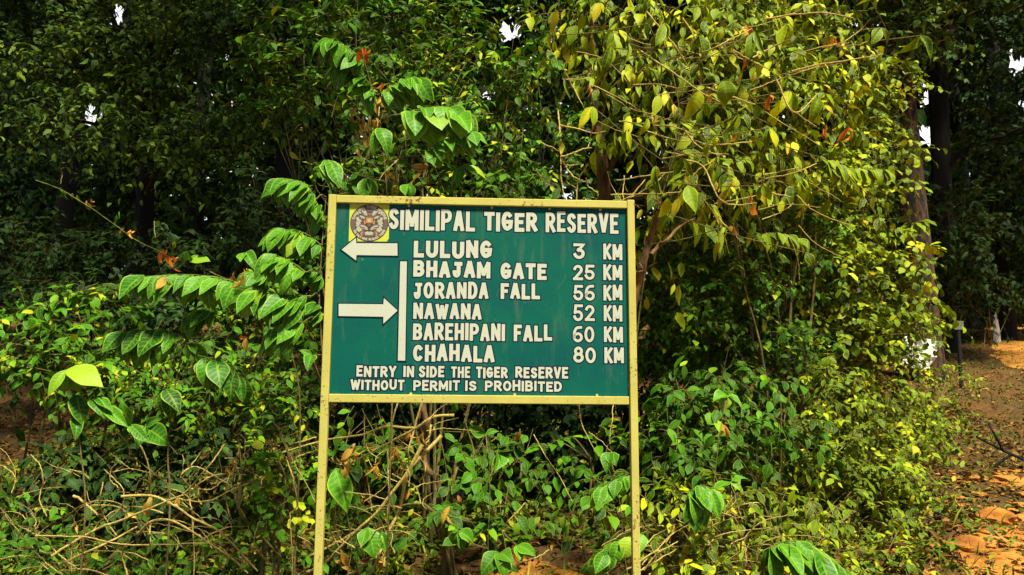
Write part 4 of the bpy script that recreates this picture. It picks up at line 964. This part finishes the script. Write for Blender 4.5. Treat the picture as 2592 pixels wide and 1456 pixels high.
vine('dry_vine', 'spray of pale dry grass stems outside the foot of the right post',
  [c7((2370,1230),(2460,1130),(2590,1000)), c7((2380,1270),(2500,1150),(2640,1080)), c7((2200,1300),(2420,1170),(2600,1010)), c7((2300,1300),(2480,1200),(2600,1130)), c7((2300,980),(2200,1050),(2080,1120)), c7((2080,1230),(2180,1140),(2300,1110),(2460,1090)), c7((2365,1120),(2480,1030),(2620,960)), c7((2420,1300),(2500,1220),(2570,1090)), c7((1520,1225),(1620,1190),(1720,1130))],
  4.6, .0045, DRY, 'dry stems', [(1660,1400,4.6,.07,'dead',2), (1700,1340,4.6,.06,'dead',2)], 9)
vine('bare_vine', 'brown woody limb leaning up behind the right edge of the board',
  [(1.5, cu((1180,1800),(1250,1447),(1300,1270),(1370,1040),(1420,900),(1460,800))), (.7, cu((1370,1190),(1440,1100),(1500,1060),(1620,950),(1740,890))), (.4, cu((1460,800),(1450,740),(1400,700))), (.4, cu((1230,1160),(1260,1250),(1290,1310))), (.4, cu((1220,1340),(1310,1330),(1420,1270)))], 5.4, .019, BARK_RED, 'woody stem', (), 10)
vine('bare_vine', 'pale looping vine stems hanging just above the top rail of the board',
  [cu((580,60),(760,95),(880,120),(990,105)), cu((590,330),(690,300),(780,265),(850,260)), (.9, cu((560,-60),(580,150),(585,330),(575,480),(600,715),(600,900))), cu((590,340),(630,410),(700,490),(790,540)), (.9, cu((820,400),(740,530),(730,620),(745,740),(745,900))), cu((1040,715),(1170,680),(1310,515)), (.7, cu((650,500),(660,580),(740,640))), (.7, cu((630,405),(700,405),(770,400))), (.7, cu((380,470),(460,560),(560,610))), (.8, cu((410,210),(500,250),(580,300))), (.8, cu((800,520),(820,590),(900,650),(890,730))), (.7, cu((1140,500),(1145,600),(1140,720))), (.7, cu((870,60),(840,190),(810,260)))],
  5.0, .0055, DRY, 'vine', [(1392,330,5.0,.11,'olive',1), (1415,360,5.0,.10,'olive',1)], 11, root=False)
vine('bare_vine', 'long bare creeper stems arching through the bright foliage at the upper right',
  [c5((415,95),(550,75),(700,70),(860,100)), c5((0,90),(60,180),(90,270)), c5((90,270),(190,225),(350,140)), c5((120,440),(260,490),(370,525)), c5((350,290),(450,240),(540,200)), c5((550,360),(700,320),(860,295),(1010,270)), c5((0,800),(100,840),(180,1000),(270,1035),(370,1025)), c5((380,940),(470,980),(560,1000)), c5((130,730),(240,725),(340,715)), c5((0,640),(60,720),(120,760),(200,790)), c5((20,1000),(60,880),(180,800)), c5((470,400),(560,560),(680,460)), c5((250,250),(330,300),(430,350)), c5((-180,60),(-60,200),(30,330)), c5((-220,250),(-100,330),(60,440),(190,520))],
  5.6, .0062, DRY, 'vine', (), 12, root=False)
def tangle(x0, x1, y0, y1, n, seed, l0=60, l1=200, up=.9):
    q_ = np.random.RandomState(seed); out = []
    for _ in range(n):
        a0 = q_.uniform(x0, x1); b0 = y0 + (y1 - y0) * q_.rand() ** .7; an = -up * q_.rand() * 1.6 + q_.choice([0, -1.6]); ln = q_.uniform(l0, l1); cv = q_.uniform(-1.1, 1.1)
        out.append((q_.uniform(.45, 1.15), [(a0 + ln * q * math.cos(an + cv * q), b0 + ln * q * math.sin(an + cv * q) * .7) for q in (0, .35, .7, 1)]))
    return out
vine('dry_vine', 'fine tangle of dead twigs and grass stems along the bottom left', tangle(20, 700, 1180, 1450, 85, 51), 4.75, .0036, DRY, 'dead twigs', (), 16, root=False)
vine('dry_vine', 'fine dead twigs tangled by the inner side of the left post', tangle(840, 1130, 1060, 1440, 34, 52, 50, 150), 4.8, .0034, DRY, 'dead twigs', (), 17, root=False)
vine('dry_vine', 'thin dead twigs among the leaves just outside the right post', tangle(1640, 1980, 1250, 1440, 34, 53, 60, 190), 4.9, .0034, DRY, 'dead twigs', (), 18, root=False)
vine('dry_vine', 'dark and pale dead twigs lying on the bank beside the dirt road', tangle(2150, 2560, 1130, 1400, 36, 54, 50, 150, .4), 6.6, .005, TWIG, 'dead twigs', (), 19, root=False)
r = np.random.RandomState(41); tang = []
for _ in range(46):
    a0 = r.uniform(1400, 2120); b0 = r.uniform(60, 620); an = r.uniform(-.5, 1.5); ln = r.uniform(70, 210); cv = r.uniform(-.5, .5)
    tang.append((r.uniform(.5, 1.1), [(a0 + ln * q * math.cos(an + cv * q), b0 + ln * q * math.sin(an + cv * q) * .8) for q in (0, .35, .7, 1)]))
vine('bare_vine', 'tangle of thin pale bare stems woven through the sunlit creeper right of the board', tang, 5.75, .0048, DRY, 'vine', (), 15, root=False)
vine('trailing_vine', 'thin trailing vine with withered orange leaves crossing the dark hollow on the left',
  [[(90,455),(150,480),(220,520),(290,565),(350,610),(420,645)], [(150,420),(155,440),(152,465)], [(390,560),(395,600),(410,625)]], 5.2, .0028, GTWIG, 'vine',
  [(230,512,5.2,.075,'dead',3), (328,583,5.2,.06,'rust',3), (422,640,5.2,.08,'rust',4), (160,485,5.2,.06,'green',3), (295,540,5.2,.06,'green',3), (400,605,5.2,.05,'green',3), (445,610,5.2,.05,'lime',2), (185,490,5.2,.05,'olive',2)], 13, root=False)
vine('trailing_vine', 'bundle of withered tan leaves strung on the climbing plant above the board',
  [[(925,230),(935,300),(930,380),(915,420)], [(960,270),(950,330),(940,400)], [(1010,400),(960,450),(940,500)]], 4.5, .003, DRY, 'dead vine',
  [(905,280,4.45,.06,'dead',5), (940,270,4.45,.06,'dead',5), (920,310,4.45,.06,'dead',6), (955,300,4.45,.06,'dead',5), (905,340,4.45,.05,'dead',5), (930,355,4.45,.05,'dead',5), (900,370,4.45,.05,'dead',4), (965,255,4.45,.05,'dead',4), (895,300,4.45,.05,'dead',4), (985,440,4.4,.05,'dead',4), (960,465,4.4,.05,'olive',5), (1000,470,4.4,.05,'olive',4)], 14, root=False)

# ------------------------------------------------------------------ small things by the road
sq = P(2338, 935, 15.2); sq[2] = gz(sq[0], sq[1])
M_LIME = paint_mat('whitewash', (.88,.88,.80), .8, .8, .2, (.66, .70), None, 14)
t = thing('whitewashed_stone', 'rust marked whitewashed stone slab half hidden at the foot of the thick trunk', 'stone', sq)
yy = 15.2
quad = [P(2296,852,yy), P(2384,866,yy), P(2354,938,yy), P(2282,926,yy)]
low = min(q[2] for q in quad)
F_ = np.array(quad); Bk = F_ + [.05, .22, .02]
g_ = np.concatenate([F_, Bk])
import bmesh
bm = bmesh.new(); vs = [bm.verts.new(v) for v in g_]
for f in ([3,2,1,0],[4,5,6,7],[0,1,5,4],[1,2,6,5],[2,3,7,6],[3,0,4,7]): bm.faces.new([vs[i] for i in f])
bmesh.ops.recalc_face_normals(bm, faces=bm.faces); bmesh.ops.subdivide_edges(bm, edges=bm.edges[:], cuts=6, use_grid_fill=True)
r = np.random.RandomState(77)
for v in bm.verts:
    q = np.array(v.co); v.co = q + np.array([math.sin(q[2]*23+q[1]*9), math.sin(q[0]*17+q[2]*11), math.sin(q[0]*19+1)]) * .022 + r.normal(size=3) * .008
me = bpy.data.meshes.new('slab'); bm.to_mesh(me); bm.free(); me.materials.append(M_LIME)
o = bpy.data.objects.new('slab', me); C.collection.objects.link(o); o.parent = t; o.matrix_parent_inverse = Matrix.Translation(-t.location); bevelled(o, .03, 3)
M_GREY = paint_mat('weathered_grey', (.17,.20,.13), .2, .7, .5)
b0 = P(2428, 900, 14.5); b0[2] = gz(b0[0], b0[1])
t = thing('small_sign', 'small weathered grey plate on a dark post among weeds by the road', 'sign', b0)
m = MB(); c = P(2427, 824, 14.5)
m.add(c + box_pts(-.085, .085, -.012, .012, -.08, .08), BOXQ); bevelled(m.build('plate', M_GREY, t, False), .006)
m = MB(); m.add(*tubes(spline([b0 - [0, 0, .2], c + [0, .03, .05]], 8)[None], np.full((1, 8), .035), 8)); m.build('post', BARK_DARK, t)
b1 = P(2520, 812, 24); b1[2] = gz(b1[0], b1[1])
t = thing('marker_stone', 'small pale pointed stone at the far end of the road', 'stone', b1)
hh = max(.25, P(2520, 790, 24)[2] - b1[2])
a = np.arange(7) * 2 * math.pi / 7
rings = [np.stack([b1[0] + rr_ * np.cos(a + k), b1[1] + rr_ * .7 * np.sin(a + k), np.full(7, b1[2] - .1 + zz * (hh + .1))], -1) for k, (rr_, zz) in enumerate(((.13, 0), (.12, .4), (.08, .75), (.03, 1)))]
V = np.concatenate(rings); Q = [[k*7 + i, k*7 + (i+1) % 7, (k+1)*7 + (i+1) % 7, (k+1)*7 + i] for k in range(3) for i in range(7)]
make_mesh('stone', V, [np.array(Q), np.array([[21,22,23,24,25,26,27]])], M_LIME, None, False, t)
# rubble at the road edge
for k, (px, py, y, s, lab) in enumerate(((2430,1345,6.2,.13,'flat orange rock lying at the bottom right edge of the road'), (2500,1290,6.9,.16,'larger orange rock on the right edge of the road'), (2300,1100,8.6,.10,'small brown rock among the weeds on the bank'), (2560,1180,8,.12,'dark earth lump by the dead branch at the right edge'), (150,1150,8.6,.14,'brown rock on the bare soil at the left edge'))):
    r = np.random.RandomState(90 + k); c = P(px, py, y); c[2] = gz(c[0], c[1])
    import bmesh
    bm = bmesh.new(); bmesh.ops.create_icosphere(bm, subdivisions=3, radius=1)
    for v in bm.verts:
        q = np.array(v.co); f = 1 + .22*math.sin(q[0]*3.1+k) + .18*math.sin(q[1]*4.3+k*2) + .12*math.sin(q[2]*7+q[0]*5)
        v.co = (c[0] + q[0]*s*1.4*f, c[1] + q[1]*s*f, c[2] + q[2]*s*.5*f)
    me = bpy.data.meshes.new('rock'); bm.to_mesh(me); bm.free(); me.materials.append(bpy.data.materials['red_dirt'])
    o = bpy.data.objects.new('rock', me); C.collection.objects.link(o); tag(o, lab, 'rock')
vine('fallen_branch', 'dark dead branch lying on the verge at the right edge', [[(2592,1165),(2520,1130),(2470,1105)], [(2540,1140),(2520,1100),(2505,1070)], [(2560,1150),(2500,1190),(2450,1200)]], 8.6, .016, BARK_DARK, 'branch', (), 20)

# ------------------------------------------------------------------ litter, weeds
r = np.random.RandomState(11)
def scatter(n, x0, x1, y0, y1):
    x = r.uniform(x0, x1, n); y = y0 + (y1 - y0) * r.rand(n) ** 1.3
    return np.stack([x, y, gz(x, y) + .012 + .02 * r.rand(n)], -1)
pos = np.concatenate([scatter(22000, -7, 7, 3.6, 14), scatter(16000, 2.5, 15, 5, 26), scatter(5000, -9, -2, 6, 16)])
pos = pos[(pos[:, 0] < 3.0 + .6 * (pos[:, 1] - 5) + 1.2 * np.exp(-((pos[:, 1] - 14) / 5.5) ** 2)) | (r.rand(len(pos)) < .3)]
n_ = len(pos); d = r.normal(size=(n_, 3)) * [1, 1, .25]; nm = UP + r.normal(size=(n_, 3)) * .45
V, Q, A = leaves(pos, d, nm, .075 * (.5 + r.rand(n_)), .5, 'far', r.rand(n_), .5, .5, r)
o = make_mesh('leaf_litter', V, [Q], LEAF['litter'], A); tag(o, 'brown fallen leaves covering the forest floor', None, None, 'stuff')
# broken flat stones on the dirt road
import bmesh
bm = bmesh.new(); bmesh.ops.create_icosphere(bm, subdivisions=2, radius=1); bm.verts.ensure_lookup_table()
iv = np.array([v.co[:] for v in bm.verts]); it = np.array([[v.index for v in f.verts] for f in bm.faces]); bm.free()
mb = MB()
for _ in range(420):
    y = 5.0 + 3.6 * r.rand() ** 1.5; x = 2.6 + .6 * (y - 5) + r.normal() * .25 + 1.6 * r.rand() ** 1.5
    sz = .014 + .05 * r.rand() ** 3; a = r.rand() * 6.28
    q = iv * (1 + .25 * r.normal(size=(len(iv), 1)) * .6) * [sz * r.uniform(.9, 2.4), sz, sz * r.uniform(.25, .6)]
    mb.add(q @ rz(a).T + [x, y, gz(x, y) + .01], None, it)
tag(mb.build('road_rubble', bpy.data.materials['red_dirt'], None, False), 'flat orange stones scattered over the edge of the dirt road', None, None, 'stuff')
# weeds hugging the ground
pos = np.concatenate([scatter(5200, -5, 4.2, 4.2, 11), scatter(2600, 3, 7.5, 6, 13)])
x_ = pos[:, 0]; y_ = pos[:, 1]
edge_ = 2.45 + .6 * (y_ - 5)
keep = (x_ < edge_ + .5 * r.normal(size=len(x_)) - .2) & ((x_ - P(1425,1410,5.5)[0]) ** 2 / .8 + (y_ - 5.4) ** 2 / .7 > 1) & (r.rand(len(pos)) < np.clip(1.2 - .1 * np.maximum(x_ - 2, 0), 0, 1))
pos = pos[keep]; k_ = 5
base = np.repeat(pos, k_, 0); N = len(base)
d = r.normal(size=(N, 3)) * [1, 1, .4] + UP * .9; nm = UP * .9 + sdir * .5 + r.normal(size=(N, 3)) * .4
V, Q, A = leaves(base + r.normal(size=(N, 3)) * [.03, .03, .02] + UP * .04, d, nm, .07 * (.5 + r.rand(N)), .5, 'ovate', .5 + .25 * r.normal(size=N), .5, .3, r)
o = make_mesh('ground_cover', V, [Q], LEAF['olive'], A); tag(o, 'small green weeds growing over the forest floor', None, None, 'stuff')
# dry grass blades
pos = np.concatenate([scatter(3500, -5, 4, 4, 9), scatter(6000, 4, 16, 7, 26)])
n_ = len(pos); d = UP + r.normal(size=(n_, 3)) * .6; nm = r.normal(size=(n_, 3))
V, Q, A = leaves(pos, d, nm, .16 * (.4 + r.rand(n_)), .07, 'far', .3 + .7 * r.rand(n_), .8, .2, r)
o = make_mesh('dry_grass', V, [Q], LEAF['olive'], A); tag(o, 'short dry grass on the verge', None, None, 'stuff')
